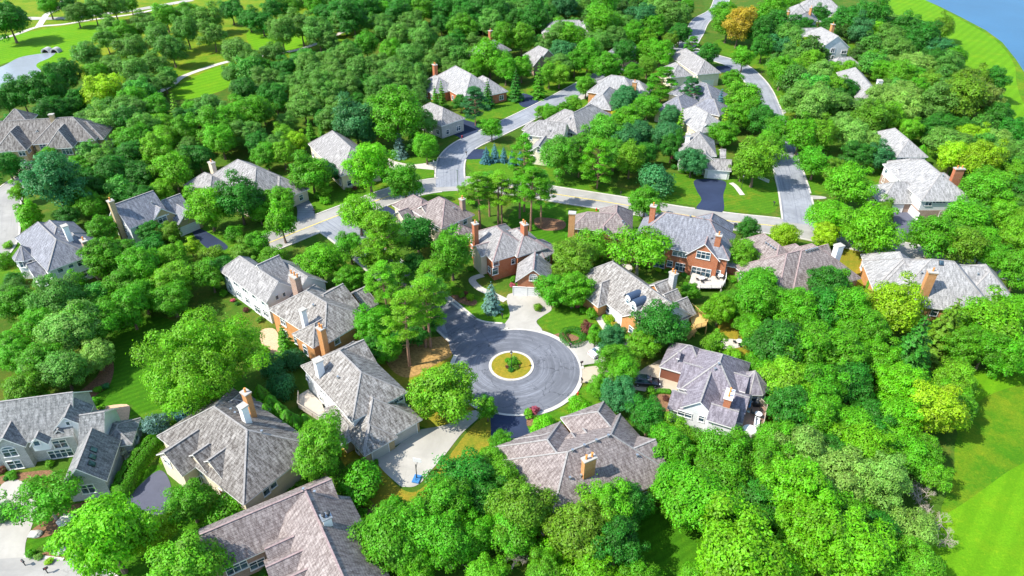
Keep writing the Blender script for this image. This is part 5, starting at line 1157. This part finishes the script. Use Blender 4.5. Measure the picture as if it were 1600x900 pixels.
    for _, k, t, p, D in fill:
        if cnt[SHAPE[k][0]] < 296: cnt[SHAPE[k][0]] += 1; place(k, t, p, D, rng, rng.uniform(.8, 1.0), SHAPE[k][0], group='wood')
        else: rest.append((k, t, p, D))
    # past three hundred of a kind the farthest ones are one mass
    VV, TT = [], []; r2 = np.random.default_rng(8)
    for k, t, p, D in rest:
        V = TREES[k][r2.integers(len(TREES[k]))]; me = V['crown']; n = len(me.vertices); co = np.empty(n*3, 'f'); me.vertices.foreach_get('co', co); co = co.reshape(-1, 4, 3)
        tn = np.empty(n, 'f'); me.attributes['tone'].data.foreach_get('value', tn); pick = r2.choice(len(co), len(co)//3, replace=False); q = co[pick]; c_ = q.mean(1, keepdims=True); q = c_+(q-c_)*1.6
        a = r2.random()*6.28; rot = np.array([[math.cos(a), -math.sin(a), 0], [math.sin(a), math.cos(a), 0], [0, 0, 1]]); VV.append((q.reshape(-1, 3) @ rot.T)*D/V['D']+[p.x, p.y, 0]); TT.append(np.clip(tn.reshape(-1, 4)[pick].ravel()+r2.normal(0, .22), 0, 1))
    if VV:
        o = link('distant_woodland', mesh_quads('distant_woodland', np.vstack(VV), np.concatenate(TT), M['leaf'])); o.color = (.075, .23, .022, 1); tag(o, 'far mass of dark tree crowns filling the woods between the nearer trees', 'woodland', None, 'stuff')
    print('REST', len(rest))
def label_trees():
    """say of every tree which one it is: its look, then the landmark it stands by"""
    LM = [(h.short, h.c) for h in HOUSES]+[('the round court', at(807,577)), ('the lake shore', at(1530,70)), ('the small pond', at(40,110)), ('the putting green', at(320,130)), ('the road fork', at(704,290)), ('the lower fairway', at(1560,760)), ('the golf path', at(520,62)), ('the crossroads', at(1245,340))]
    use = {}
    for r in TREE_RECS:
        px = proj(r['p']); c = sorted(((r['p']-q).length, s, q) for s, q in LM)[0]; q = proj(c[2]); d = r['p']-c[2]
        view = Vector((r['p'].x, r['p'].y)).normalized(); f = d.xy.dot(view); s_ = d.x*view.y-d.y*view.x
        if abs(f) > abs(s_)*1.15: rel = 'behind' if f > 0 else 'in front of'
        else: rel = 'right of' if s_ > 0 else 'left of'
        size = 'small' if r['D'] < 5 else ('' if r['D'] < 9.5 else 'wide')
        nm = SHAPE[r['key']][1]; 
        if r['key'] == 'h': size = ''
        base = ' '.join((size+' '+TINT[r['tint']][1]+' '+nm).split()); use.setdefault((base, rel, c[1]), []).append((c[0], id(r), r))
        r['lm'] = c[1]
    ORD = ['nearest', 'second nearest', 'third nearest', 'fourth nearest', 'fifth nearest', 'sixth nearest', 'seventh nearest', 'eighth nearest', 'ninth nearest', 'tenth nearest']+['farthest but %s' % k for k in ('nine','eight','seven','six','five','four','three','two','one')]
    CAT = dict(shrub='shrub', arborvitae='shrub')
    for (base, rel, lm), L_ in use.items():
        L_.sort(key=lambda t: (t[0], t[1]))
        for i, (_, _, r) in enumerate(L_):
            lab = base+' '+rel+' '+lm
            if len(L_) > 1: lab = base+', '+ORD[min(i, len(ORD)-1)]+' '+rel+' '+lm
            tag(r['o'], lab, CAT.get(r['name'], 'tree'), {'oak_tree':'oaks of the wood and gardens','maple_tree':'maples of the gardens','pine_tree':'pines','spruce_tree':'spruces','shrub':'garden shrubs','arborvitae':'clipped upright evergreens','young_tree':'young street and garden trees','locust_tree':'open-crowned locust trees','dead_tree':'bare dead trees'}[r['name']])
# ---------------------------------------------------------------- smaller things
def obj(name, m, mat, parent): return m.build(name, M[mat] if isinstance(mat, str) else mat, parent)
def copy_tree(o, parent=None):
    c = o.copy(); COL.objects.link(c); c.parent = parent
    for ch in o.children: copy_tree(ch, c)
    return c
def series(make, spots, labels, cat, group):
    """one built thing, then copies of it with its parts"""
    src = None
    for (p, rz), lab in zip(spots, labels):
        if src is None: src = make(); o = src; kids = True
        else: o = copy_tree(src)
        o.location = p; o.rotation_euler = (0, 0, rz); tag(o, lab, cat, group if len(spots) > 1 else None)
CP = {}
def car_paint(n, c):
    if n not in CP:
        m, t, b = newmat(n, .25, .6); b.inputs['Base Color'].default_value = (*c, 1); b.inputs['Coat Weight'].default_value = .8; CP[n] = m
    return CP[n]
def make_car(paint, suv=True):
    root = empty('car', (0,0,0)); Ln, Wd = (4.9, 1.92) if suv else (4.6, 1.82); top = 1.68 if suv else 1.45
    low = [(-Ln/2,.35),(-Ln/2+.05,.75),(-Ln/2+.18,.98),(-Ln/2+1.1 if not suv else -Ln/2+.35,1.02),(Ln/2-1.35,1.0),(Ln/2-.45,.86),(Ln/2-.08,.72),(Ln/2,.45),(Ln/2-.05,.28),(-Ln/2+.05,.28)]
    bm_ = MB(); n = len(low)
    # body: the side profile lofted over five stations so that the flanks bulge and tuck in
    st = [(-1,.86,.0),(-.93,.97,.0),(0,1,.03),(.93,.97,.0),(1,.86,.0)]
    secs = []
    for y, k, dz in st: secs.append([Vector((x*(.965+.035*k), y*Wd/2, .3+(z-.3)*k+dz*(z > .6))) for x, z in low])
    for a, b in zip(secs, secs[1:]):
        for i in range(n): j = (i+1) % n; bm_.face((a[i], a[j], b[j], b[i]))
    bm_.face(secs[0][::-1]); bm_.face(secs[-1]); obj('body', bm_, paint, root)
    g = MB(); cab = [(-Ln/2+.35 if suv else -Ln/2+.95, 1.0), (-Ln/2+.62 if suv else -Ln/2+1.45, top-.06), (Ln/2-2.35, top-.05), (Ln/2-1.42, .99)]
    for y0, y1 in ((-1, 1),):
        lo = [Vector((cab[0][0], y*Wd*.46, 1.0)) for y in (-1, 1)]+[Vector((cab[3][0], y*Wd*.46, 1.0)) for y in (1, -1)]
        hi = [Vector((cab[1][0], y*Wd*.38, top-.06)) for y in (-1, 1)]+[Vector((cab[2][0], y*Wd*.38, top-.06)) for y in (1, -1)]
        for i in range(4): j = (i+1) % 4; g.face((lo[j], lo[i], hi[i], hi[j]))
    obj('windows', g, 'glass', root)
    r = MB(); hi2 = [Vector((v.x*1.0, v.y*1.02, v.z)) for v in hi]; hi3 = [Vector((v.x*.9+.0*(v.x>0), v.y*.9, v.z+.07)) for v in hi]
    for i in range(4): j = (i+1) % 4; r.face((hi2[j], hi2[i], hi3[i], hi3[j]))
    r.face(hi3[::-1]); obj('car_roof', r, paint, root)
    for sx in (-1, 1):
        for sy in (-1, 1):
            w_ = MB(); c = Vector((sx*Ln*.31, sy*(Wd/2-.12), .36)); w_.tube(c-Vector((0,.13,0)), c+Vector((0,.13,0)), .36, .36, 16); wo = obj('wheel', w_, 'dark', root)
            w_ = MB(); w_.tube(c-Vector((0,.145,0)), c+Vector((0,.145,0)), .2, .2, 10); obj('rim', w_, 'steel', wo)
        for sy in (-1, 1):
            h = MB(); h.box((sx*(Ln/2-.07), sy*Wd*.36, .74 if sx > 0 else .82), (.12, .34, .14)); obj('headlight' if sx > 0 else 'tail_light', h, 'white_p' if sx > 0 else 'red_p', root)
    for sy in (-1, 1): h = MB(); h.box((Ln/2-1.7, sy*(Wd/2+.06), 1.05), (.16, .2, .14)); obj('mirror', h, paint, root)
    return root
def lamp_post(h=4.2, lantern=True):
    root = empty('street_lamp', (0,0,0)); m = MB(); m.lathe((0,0,0), [(.16,0),(.16,.1),(.1,.25),(.06,.4),(.05,h-.6),(.08,h-.55),(.05,h-.5)], 10); obj('post', m, 'dark', root)
    m = MB(); m.lathe((0,0,h-.5), [(.1,0),(.2,.35),(.2,.4)], 8); obj('lantern', m, 'white_p', root)
    m = MB(); m.lathe((0,0,h-.1), [(.27,0),(.2,.12),(.05,.26),(.03,.36)], 8); obj('cap', m, 'dark', root); return root
def mailbox():
    root = empty('mailbox', (0,0,0)); m = MB(); m.box((0,0,.5), (.12,.12,1.0)); m.bar((0,-.05,.75), (0,.35,.98), .07, .07); obj('post', m, 'dark', root)
    m = MB(); pr = [(-.13,0),(-.13,.16)]+[(.13*math.cos(a), .16+.13*math.sin(a)) for a in np.linspace(math.pi, 0, 7)][1:]+[(.13,0)]
    for y0, y1 in ((-.22, .36),):
        A = [Vector((x, y0, 1.02+z)) for x, z in pr]; B = [Vector((x, y1, 1.02+z)) for x, z in pr]
        for i in range(len(pr)): j = (i+1) % len(pr); m.face((A[j], A[i], B[i], B[j]))
        m.face(A); m.face(B[::-1])
    obj('box', m, 'dark', root); m = MB(); m.box((.15,.05,1.25), (.02,.16,.06)); obj('flag', m, 'red_p', root); return root
def hydrant():
    root = empty('fire_hydrant', (0,0,0)); m = MB(); m.lathe((0,0,0), [(.2,0),(.2,.06),(.13,.08),(.13,.5),(.17,.53),(.15,.62),(.06,.72),(.04,.8)], 12); obj('barrel', m, 'red_p', root)
    for s in (-1, 1): m = MB(); m.tube((0,0,.42), (s*.24,0,.42), .06, .06, 8); obj('outlet', m, 'red_p', root)
    return root
def bin_():
    root = empty('wheeled_bin', (0,0,0)); m = MB()
    for z0, z1, a, b in ((.08, 1.0, .24, .31),):
        lo = [Vector((x*a, y*a*1.1, z0)) for x, y in ((-1,-1),(1,-1),(1,1),(-1,1))]; hi = [Vector((x*b, y*b*1.1, z1)) for x, y in ((-1,-1),(1,-1),(1,1),(-1,1))]
        for i in range(4): j = (i+1) % 4; m.face((lo[i], lo[j], hi[j], hi[i]))
    obj('body', m, 'dark', root); m = MB(); m.box((0,.02,1.03), (.66,.74,.07)); m.bar((-.25,.4,.98), (.25,.4,.98), .05, .05); obj('lid', m, 'dark', root)
    for s in (-1, 1): m = MB(); m.tube((s*.24,.26,.12), (s*.30,.26,.12), .12, .12, 10); obj('wheel', m, 'dark', root)
    return root
def hoop():
    root = empty('basketball_hoop', (0,0,0)); m = MB(); m.box((0,.2,.14), (1.1,1.5,.26)); obj('base', m, 'blue_p', root)
    m = MB(); m.bar((0,.1,.2), (0,0,3.2), .11, .11); m.bar((0,.0,2.3), (0,-.65,3.0), .07, .07); m.bar((0,.6,.25), (0,.05,1.4), .06, .06); obj('pole', m, 'dark', root)
    m = MB(); m.box((0,-.7,3.35), (1.35,.05,.85)); obj('backboard', m, 'white_p', root)
    m = MB()
    for i in range(14): a, b = 2*math.pi*i/14, 2*math.pi*(i+1)/14; m.bar((.23*math.cos(a), -1.0+.23*math.sin(a), 3.05), (.23*math.cos(b), -1.0+.23*math.sin(b), 3.05), .03, .03)
    obj('rim', m, 'pot', root); m = MB()
    for i in range(10): a = 2*math.pi*i/10; m.tube((.22*math.cos(a), -1+.22*math.sin(a), 3.05), (.13*math.cos(a+.3), -1+.13*math.sin(a+.3), 2.65), .012, .012, 4)
    obj('net', m, 'white_p', root); return root
def table(mat='white_p', r=.6):
    root = empty('patio_table', (0,0,0)); m = MB(); m.lathe((0,0,.70), [(r-.02,0),(r,.02),(r,.045),(r-.04,.06)], 20); obj('tabletop', m, mat, root)
    m = MB(); m.lathe((0,0,0), [(.28,0),(.26,.04),(.05,.08),(.04,.70)], 10); obj('pedestal', m, 'dark', root); return root
def chair(mat='dark'):
    root = empty('patio_chair', (0,0,0)); m = MB(); m.box((0,0,.43), (.5,.5,.06)); obj('seat', m, mat, root); m = MB()
    m.bar((-.22,.25,.45), (-.22,.34,.95), .04, .04); m.bar((.22,.25,.45), (.22,.34,.95), .04, .04)
    for z in (.6, .72, .84, .94): m.bar((-.22,.25+(z-.45)*.18,z), (.22,.25+(z-.45)*.18,z), .03, .07)
    obj('backrest', m, mat, root)
    for x in (-.21, .21):
        for y in (-.21, .21): m = MB(); m.box((x,y,.2), (.04,.04,.4)); obj('leg', m, mat, root)
    return root
DECKS = []
def deck(house, name, pts, z, mat, railmat, zoom, rail=None, stairs=None):
    s = next(h for h in HOUSES if h.short == house); W = [at(zoom[0]+x/zoom[2], zoom[1]+y/zoom[2], z) for x, y in pts]
    DECKS.append(W); tris = tessellate_polygon([W]); m = MB(); n = len(W)
    for t in tris:
        a, b, c = (W[i] for i in t)
        if (b-a).cross(c-a).z < 0: a, c = c, a
        m.face((a, b, c)); m.face([q-Vector((0,0,.2)) for q in (c, b, a)])
    for i in range(n): a, b = W[i], W[(i+1) % n]; m.face((a-Vector((0,0,.2)), b-Vector((0,0,.2)), b, a)); m.face((b-Vector((0,0,.2)), a-Vector((0,0,.2)), a, b))
    o = m.build(name, M[mat], s.root, s.c)
    pm = MB()
    for i in range(n): p = W[i]; pm.box((p.x, p.y, z/2-.1), (.2, .2, z-.2))
    if z > .9: pm.build('deck_posts', M[mat], o, s.c)
    if rail:
        r = MB()
        for i, j in rail:
            a, b = W[i], W[j]; L_ = (b-a).length; k = max(2, int(L_/1.6))
            r.bar(a+Vector((0,0,1.0)), b+Vector((0,0,1.0)), .1, .06); r.bar(a+Vector((0,0,.15)), b+Vector((0,0,.15)), .05, .06)
            for q in range(k+1): p = a.lerp(b, q/k); r.box((p.x, p.y, z+.5), (.1,.1,1.05))
            for q in range(int(L_/.22)): p = a.lerp(b, (q+.5)/int(L_/.22)); r.box((p.x, p.y, z+.55), (.035,.035,.82))
        r.build('railing', M[railmat], o, s.c)
    if stairs:
        a, b = (at(zoom[0]+x/zoom[2], zoom[1]+y/zoom[2], zz) for (x, y), zz in ((stairs[0], z), (stairs[1], 0))); st = MB(); k = max(3, round(z/.18)); d = (b-a); ang = math.atan2(d.y, d.x)
        for i in range(k): p = a.lerp(b, (i+.5)/k); st.box((p.x, p.y, z*(1-(i+1)/k)+.06), (d.xy.length/k*1.05, 1.3, .06), 0, ang)
        sd_ = Vector((-math.sin(ang), math.cos(ang), 0))*.66
        for q in (-1, 1): st.bar(a+sd_*q, b+sd_*q, .05, .28); st.bar(a+sd_*q+Vector((0,0,.95)), b+sd_*q+Vector((0,0,.95)), .07, .07)
        for q in (-1, 1):
            for i in range(4): p = a.lerp(b, i/3)+sd_*q; st.box((p.x, p.y, p.z+.45), (.07,.07,.95))
        st.build('stairs', M[mat], o, s.c)
def hedge(pts, hw, h, tint, label, closed=False, leaf=.2, dens=210):
    rng = np.random.default_rng(int(abs(pts[0][0]*7+pts[0][1]))); W = spline([at(*p) for p in pts], 8, closed); 
    if closed: W = W+[W[0]]
    seg = np.array([[p.x, p.y] for p in W]); d = np.diff(seg, axis=0); L_ = np.linalg.norm(d, axis=1); n = int((L_.sum()+2*hw)*dens*(hw+h))
    k = rng.choice(len(d), n, p=L_/L_.sum()); t = rng.random(n)[:, None]; c = seg[k]+d[k]*t; dr = d[k]/L_[k][:, None]; nr = np.stack([-dr[:, 1], dr[:, 0]], 1)
    # rounded ends
    a = rng.uniform(0, math.pi, n); r = rng.uniform(.93, 1.03, n); pw = .55
    ca, sa = np.cos(a), np.sin(a); x = np.sign(ca)*np.abs(ca)**pw*hw*r; z = np.abs(sa)**pw*h*r
    wob = 1+.05*np.sin(c[:, 0]*2.1)+.05*np.sin(c[:, 1]*2.7)
    P = np.stack([c[:, 0]+nr[:, 0]*x*wob, c[:, 1]+nr[:, 1]*x*wob, z*wob], 1); Nn = np.stack([nr[:, 0]*ca, nr[:, 1]*ca, sa], 1)
    if not closed:
        ne = n//3; q = rng.random(ne) < .5; th = rng.uniform(-math.pi/2, math.pi/2, ne); ph = rng.uniform(0, math.pi/2, ne)
        e = np.where(q[:, None], seg[0], seg[-1]); dd = np.where(q[:, None], -(seg[1]-seg[0])/np.linalg.norm(seg[1]-seg[0]), (seg[-1]-seg[-2])/np.linalg.norm(seg[-1]-seg[-2])); nn_ = np.stack([-dd[:, 1], dd[:, 0]], 1)
        cp = np.cos(ph)**pw; rr = hw*cp; xy = e+dd*(rr*np.cos(th))[:, None]*.8+nn_*(rr*np.sin(th))[:, None]; P = np.vstack([P, np.column_stack([xy, h*np.sin(ph)**pw])])
        Nn = np.vstack([Nn, np.column_stack([dd*np.cos(th)[:, None]+nn_*np.sin(th)[:, None], np.sin(ph)+.2])])
    org = np.array([W[0].x, W[0].y, 0]); V, T = leaf_quads(P-org, Nn, leaf, rng, .6, np.clip(rng.normal(.45, .2, len(P)), 0, 1), .8)
    o = link('hedge', mesh_quads('hedge', V, T, M['leaf'])); o.location = org; o.color = (*TINT[tint][0], 1); tag(o, label, 'hedge', 'clipped hedges')
def zp(z, x, y): return z[0]+x/z[2], z[1]+y/z[2]
def build_things():
    # street lamps
    series(lamp_post, [(at(799,577,.25), 0), (at(679,272), 0), (at(1158,296), 0)], ['black lantern post standing in the round island of the court', 'black lantern post beside the upper curved driveway near the road fork', 'black lantern post beside the navy driveway of the pale green house'], 'street lamp', 'black lantern posts')
    m = empty('utility_pole', at(716,300)); tag(m, 'plain grey pole on the verge of the main road below the road fork', 'pole'); b = MB(); b.tube((0,0,0), (0,0,6.5), .12, .08, 8); obj('shaft', b, 'steel', m); b = MB(); b.box((0,0,6.5), (.5,.2,.12)); obj('head', b, 'steel', m)
    mb = [(686,252,'below the road fork at the mouth of the curved driveway'), (729,243,'opposite the fork beside the blue spruces'), (970,306,'on the verge north of the main road below the pines'), (891,544,'at the court kerb beside the oval hedge'), (908,573,'between the two right-hand driveways of the court'), (909,600,'at the lower right kerb of the court'), (831,645,'beside the pink flower bed south of the court'), (785,498,'on the lawn edge above the court'), (40,884,'at the foot of the white driveway, bottom left corner'), (75,896,'beside the lower asphalt driveway, bottom left'), (1209,322,'on the verge at the crossroads corner'), (492,334,'at the grey driveway mouth on the main road'), (1189,118,'beside the right lane near its top bend'), (886,163,'beside the upper road below the spruce')]
    series(mailbox, [(at(x, y, .0), i*1.3) for i, (x, y, _) in enumerate(mb)], ['black mailbox on a post '+t for _, _, t in mb], 'mailbox', 'mailboxes along the kerbs')
    series(hydrant, [(at(903,617), .4), (at(932,329), 0), (at(722,215), 1)], ['red fire hydrant on the grass at the lower right of the court', 'red fire hydrant beside the main road near the pointed-roof brick house', 'red fire hydrant beside the upper navy driveway'], 'hydrant', 'red fire hydrants')
    series(bin_, [(at(1141,356), .2), (at(1148.5,355.5), .3)], ['dark wheeled bin, the left of two by the main road', 'dark wheeled bin, the right of two by the main road'], 'bin', 'two wheeled bins')
    o = hoop(); p = at(652,748); o.location = (p.x, p.y, .04); o.rotation_euler = (0,0,2.9); tag(o, 'portable basketball hoop with blue base on the white driveway', 'basketball hoop')
    # cars
    c = make_car(car_paint('black_paint', (.008,.01,.02))); p = at(1009,600); c.location = (p.x, p.y, .035); c.rotation_euler = (0,0,R(-6)); tag(c, 'glossy black car parked on the tan drive of the turret house', 'car')
    c = make_car(car_paint('pearl_paint', (.75,.76,.78)), False); p = at(937,552); c.location = (p.x, p.y, .035); c.rotation_euler = (0,0,R(35)); tag(c, 'white car half under a tree on the court driveway', 'car')
    c = make_car(car_paint('silver_paint', (.62,.65,.70)), True); p = at(52,259); c.location = (p.x, p.y, .035); c.rotation_euler = (0,0,R(50)); tag(c, 'silver-white car on the drive before the long stone mansion', 'car')
    # decks
    deck('the turret house', 'deck', [(702,520),(768,482),(862,568),(835,700),(800,800),(690,850),(600,868),(612,790),(640,640)], 2.4, 'deck', 'deck_l', Z7, [(1,2),(2,3),(3,4),(4,5),(5,6)])
    deck('the barrel-dormer house', 'deck', [(1000,540),(1032,517),(1192,655),(1185,700),(1070,730),(1040,700)], 2.0, 'deck_o', 'deck_o', Z8, [(1,2),(2,3),(3,4)], ((1070,730),(985,820)))
    deck('the large red brick house', 'terrace', [(1110,735),(1135,650),(1290,700),(1330,655),(1432,625),(1425,735),(1390,790),(1200,790)], 1.1, 'path', 'white_p', Y2, [(4,5),(5,6),(6,7)])
    deck('the white-chimney court house', 'deck', [(55,415),(120,375),(215,470),(245,560),(205,600),(50,500)], .9, 'deck_l', 'deck_l', Z4, [(0,5),(5,4)])
    # patio furniture
    tb = [(zp(Y2,1380,700),1.1,'on the white terrace beside its railing'), (zp(Y2,1215,722),1.1,'on the white terrace before the French doors'), (zp(Z7,795,632),2.4,'on the timber deck of the turret house'), (zp(Y2,515,548),.03,'on the pale patio behind the pointed-roof brick house'), (zp(A4,1,1) if False else (1155,537),.03,'on the stone patio in the right-hand garden')]
    series(table, [(at(q[0], q[1], z), 0) for q, z, _ in tb], ['round white patio table '+t for _, _, t in tb], 'table', 'round patio tables')
    cs, ls = [], []
    for ti, (q, z, t) in enumerate(tb):
        c = at(q[0], q[1], z)
        for k in range(4):
            a = k*math.pi/2+.5+ti; cs.append(((c.x+.95*math.cos(a), c.y+.95*math.sin(a), z), a-math.pi/2)); ls.append('black patio chair at the round table '+t)
    series(chair, cs, ls, 'chair', 'patio chairs round the tables')
    def thing(name, label, cat, px, z, parts, rz=0, group=None):
        o = empty(name, at(px[0], px[1], z), rz); tag(o, label, cat, group)
        for nm, m_, mt in parts: obj(nm, m_, mt, o)
        return o
    b = MB(); b.lathe((0,0,0), [(1.0,0),(1.05,.1),(1.05,.8)], 24); l = MB(); l.lathe((0,0,.8), [(1.1,0),(1.12,.06),(1.05,.14),(.2,.2)], 24); thing('hot_tub', 'round white hot tub under its cover at the deck end', 'hot tub', zp(Z7,725,760), 2.4, [('shell', b, 'white_p'), ('cover', l, 'trim')])
    for i, (q, t, rz) in enumerate(((zp(Z7,785,690), 'white covered garden sofa by the deck railing of the turret house', 1.2), (zp(Z7,775,765), 'white covered garden sofa next to the hot tub', 2.0))):
        s = MB(); s.box((0,0,.25), (1.9,.8,.4)); k = MB(); k.box((0,.36,.6), (1.9,.2,.5)); a = MB(); a.box((-.9,0,.5), (.2,.8,.3)); a2 = MB(); a2.box((.9,0,.5), (.2,.8,.3)); thing('garden_sofa', t, 'sofa', q, 2.4, [('seat', s, 'white_p'), ('backrest', k, 'white_p'), ('armrest', a, 'white_p'), ('armrest', a2, 'white_p')], rz, 'garden sofas')
    for q, t in ((zp(Z7,768,512), 'closed dark blue parasol near the turret on the timber deck'), (zp(Z7,720,590), 'closed dark blue parasol against the wall of the turret house')):
        s = MB(); s.lathe((0,0,0), [(.3,0),(.3,.08),(.03,.1),(.03,2.5)], 10); k = MB(); k.lathe((0,0,.9), [(.1,0),(.2,.2),(.16,.9),(.05,1.6)], 10); thing('parasol', t, 'parasol', q, 2.4, [('pole', s, 'steel'), ('canopy', k, 'blue_p')], 0, 'closed parasols')
    s = MB(); s.box((0,0,.5), (1.2,.6,.7)); k = MB(); k.lathe((0,0,.85), [(.45,0),(.4,.2),(.15,.32)], 12); thing('barbecue', 'black barbecue on the timber deck of the turret house', 'barbecue', zp(Z7,782,548), 2.4, [('cart', s, 'dark'), ('lid', k, 'dark')])
    for q, t in ((zp(Z2,920,722), 'grey air conditioner by the blue-white wall, the nearer one'), (zp(Z2,968,692), 'grey air conditioner by the blue-white wall, the farther one')):
        s = MB(); s.box((0,0,.42), (.85,.85,.8)); k = MB(); k.lathe((0,0,.82), [(.36,0),(.36,.04),(.3,.06)], 14); thing('air_conditioner', t, 'air conditioner', q, 0, [('housing', s, 'steel'), ('fan_grille', k, 'dark')], .6, 'air conditioners')
    # porch columns of the barrel house belong to the house
    s_ = next(h for h in HOUSES if h.short == 'the barrel-dormer house')
    # white fence, culvert, boulders
    a, b = at(1183,278), at(1201,286); f = empty('picket_fence', a); tag(f, 'short white picket fence right of the navy driveway house', 'fence'); d = b-a; pm = MB(); n = 34
    for i in range(n): p = d*(i/(n-1)); pm.box((p.x,p.y,.5), (.09,.05,1.0), 0, math.atan2(d.y,d.x))
    obj('pickets', pm, 'white_p', f); rm = MB(); rm.bar((0,0,.3), (d.x,d.y,.3), .05, .09); rm.bar((0,0,.8), (d.x,d.y,.8), .05, .09); obj('rail', rm, 'white_p', f)
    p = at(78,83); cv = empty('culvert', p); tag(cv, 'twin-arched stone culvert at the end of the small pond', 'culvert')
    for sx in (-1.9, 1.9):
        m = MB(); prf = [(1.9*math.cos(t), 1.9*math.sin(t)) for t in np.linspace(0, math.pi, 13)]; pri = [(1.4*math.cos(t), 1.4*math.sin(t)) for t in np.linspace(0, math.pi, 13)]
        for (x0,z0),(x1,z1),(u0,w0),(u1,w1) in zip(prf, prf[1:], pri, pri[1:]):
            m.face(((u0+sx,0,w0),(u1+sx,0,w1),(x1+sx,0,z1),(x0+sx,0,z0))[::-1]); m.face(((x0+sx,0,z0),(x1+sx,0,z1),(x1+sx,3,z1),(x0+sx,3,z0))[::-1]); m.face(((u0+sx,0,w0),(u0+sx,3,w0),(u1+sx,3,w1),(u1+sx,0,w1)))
        obj('arch', m, 'stone', cv); m = MB(); m.face([(x+sx, .8, z) for x, z in pri][::-1]); obj('shade_panel', m, 'gar_d', cv)  # near-black sheet across each arch, painted as the shade within
    rng = np.random.default_rng(3); bs = [(100,817,'largest pale boulder in the bottom left bed'), (105,811,'second pale boulder in the bottom left bed, just above the largest'), (56,836,'flat pale boulder near the white driveway'), (93,862,'grey boulder in the gravel bed, bottom left'), (512,663,'grey boulder')]
    for x, y, t in bs[:4]:
        m = MB(); n = 10; rad = rng.uniform(.75, 1.15, (6, n)); pr = [(.62,0),(.8,.18),(.72,.4),(.45,.58),(.15,.66)]
        rings = [[Vector((r*rad[k][i]*math.cos(2*math.pi*i/n)*1.3, r*rad[k][i]*math.sin(2*math.pi*i/n), z)) for i in range(n)] for k, (r, z) in enumerate(pr)]
        for k in range(4):
            for i in range(n): j = (i+1) % n; m.face((rings[k][i], rings[k][j], rings[k+1][j], rings[k+1][i]))
        m.face(rings[-1]); o = m.build('boulder', M['rock']); o.location = at(x, y); tag(o, t, 'boulder', 'boulders in the bottom left bed')
    # hedges
    hedge([(193,772),(205,748),(222,722),(243,697)], 1.5, 2.1, 'G', 'big rounded hedge between the stone manor and the asphalt drive')
    hedge([(879,527),(887,518),(902,519),(911,527),(906,538),(890,540)], .7, .9, 'D', 'oval dark clipped hedge ring on the court lawn', True, .15)
    hedge([(945,497),(955,512),(968,524)], .6, .8, 'G', 'low hedge along the curved path of the barrel-dormer house')
    hedge([(1018,617),(1030,613),(1045,614)], .5, .7, 'G', 'low hedge at the edge of the tan drive')
def garden_shrubs():
    """low planting in the beds along the houses' walls"""
    rng = random.Random(11); n = 0
    for h in HOUSES:
        if proj(h.c)[1] < 235: continue
        for (p0, p1, nn, hh, z0, gab, pit, idx) in h.faces:
            if nn.y > .2: continue
            L_ = (p1-p0).length; k = int(L_/1.7)
            for i in range(k):
                if rng.random() < .45 or n > 210: continue
                p = p0.lerp(p1, (i+.5)/k); q = Vector((p.x+nn.x*1.25, p.y+nn.y*1.25, 0))
                if any(insideq(q, f_[:4], -.7) for f_ in h.fp) or any(inpoly(q, W) for W in DRIVES+DECKS) or onroad(q): continue
                u, v = proj(q)
                if not (0 < u < 1600 and 0 < v < 900): continue
                place('b', rng.choice('gGDYGEWRKG'), q, rng.uniform(1.1, 2.0), rng, rng.uniform(.7, 1.0), 'shrub'); n += 1
    for x, y, t, D in ((193,713,'H',3.2),(834,646,'K',2.2),(826,650,'g',2.2),(800,570,'G',2.4),(806,576,'E',1.3),(794,566,'G',1.4),(803,562,'W',1.2),(793,575,'R',1.0),(810,569,'Y',1.1),(799,580,'D',1.3),(722,464,'E',1.6),(735,468,'Y',1.8),(728,461,'R',1.3),(925,480,'G',2.4),(953,500,'Y',1.8),(960,510,'A',1.5),(455,775,'Y',1.6),(440,760,'g',1.6),(425,775,'g',1.5),(470,745,'G',1.5),(412,795,'Y',1.4),
                       (50,868,'G',1.4),(62,872,'W',1.2),(88,855,'G',2.6),(78,880,'Y',1.2),(58,750,'G',1.2),(22,748,'G',1.1),(10,750,'D',1.0),(150,770,'D',1.1),(170,770,'Y',1.2),(575,790,'Y',1.6),(570,775,'A',1.2),(1016,615,'G',2),(1040,625,'R',1.4),(560,815,'G',1.5),
                       (568,802,'g',1.4),(580,812,'D',1.5),(160,640,'g',1.4),(150,630,'G',1.8),(166,606,'T',1.5),(154,612,'g',1.6),(1410,325,'A',1.2),(1449,325,'A',1.2)):
        place('b', t, at(x, y), D, rng, rng.uniform(.8, 1.0), 'shrub')
TINT['K'] = ((.42,.09,.14),'pink-flowered'); TINT['H'] = ((.48,.50,.36),'cream-flowered')
build_ground()
build_houses()
build_trees()
build_things()
garden_shrubs()
label_trees()
from collections import Counter
print('TREES', len(TREE_RECS), Counter(r['name'] for r in TREE_RECS), 'dup labels', [k for k, v in Counter(r['o']['label'] for r in TREE_RECS).items() if v > 1][:5])
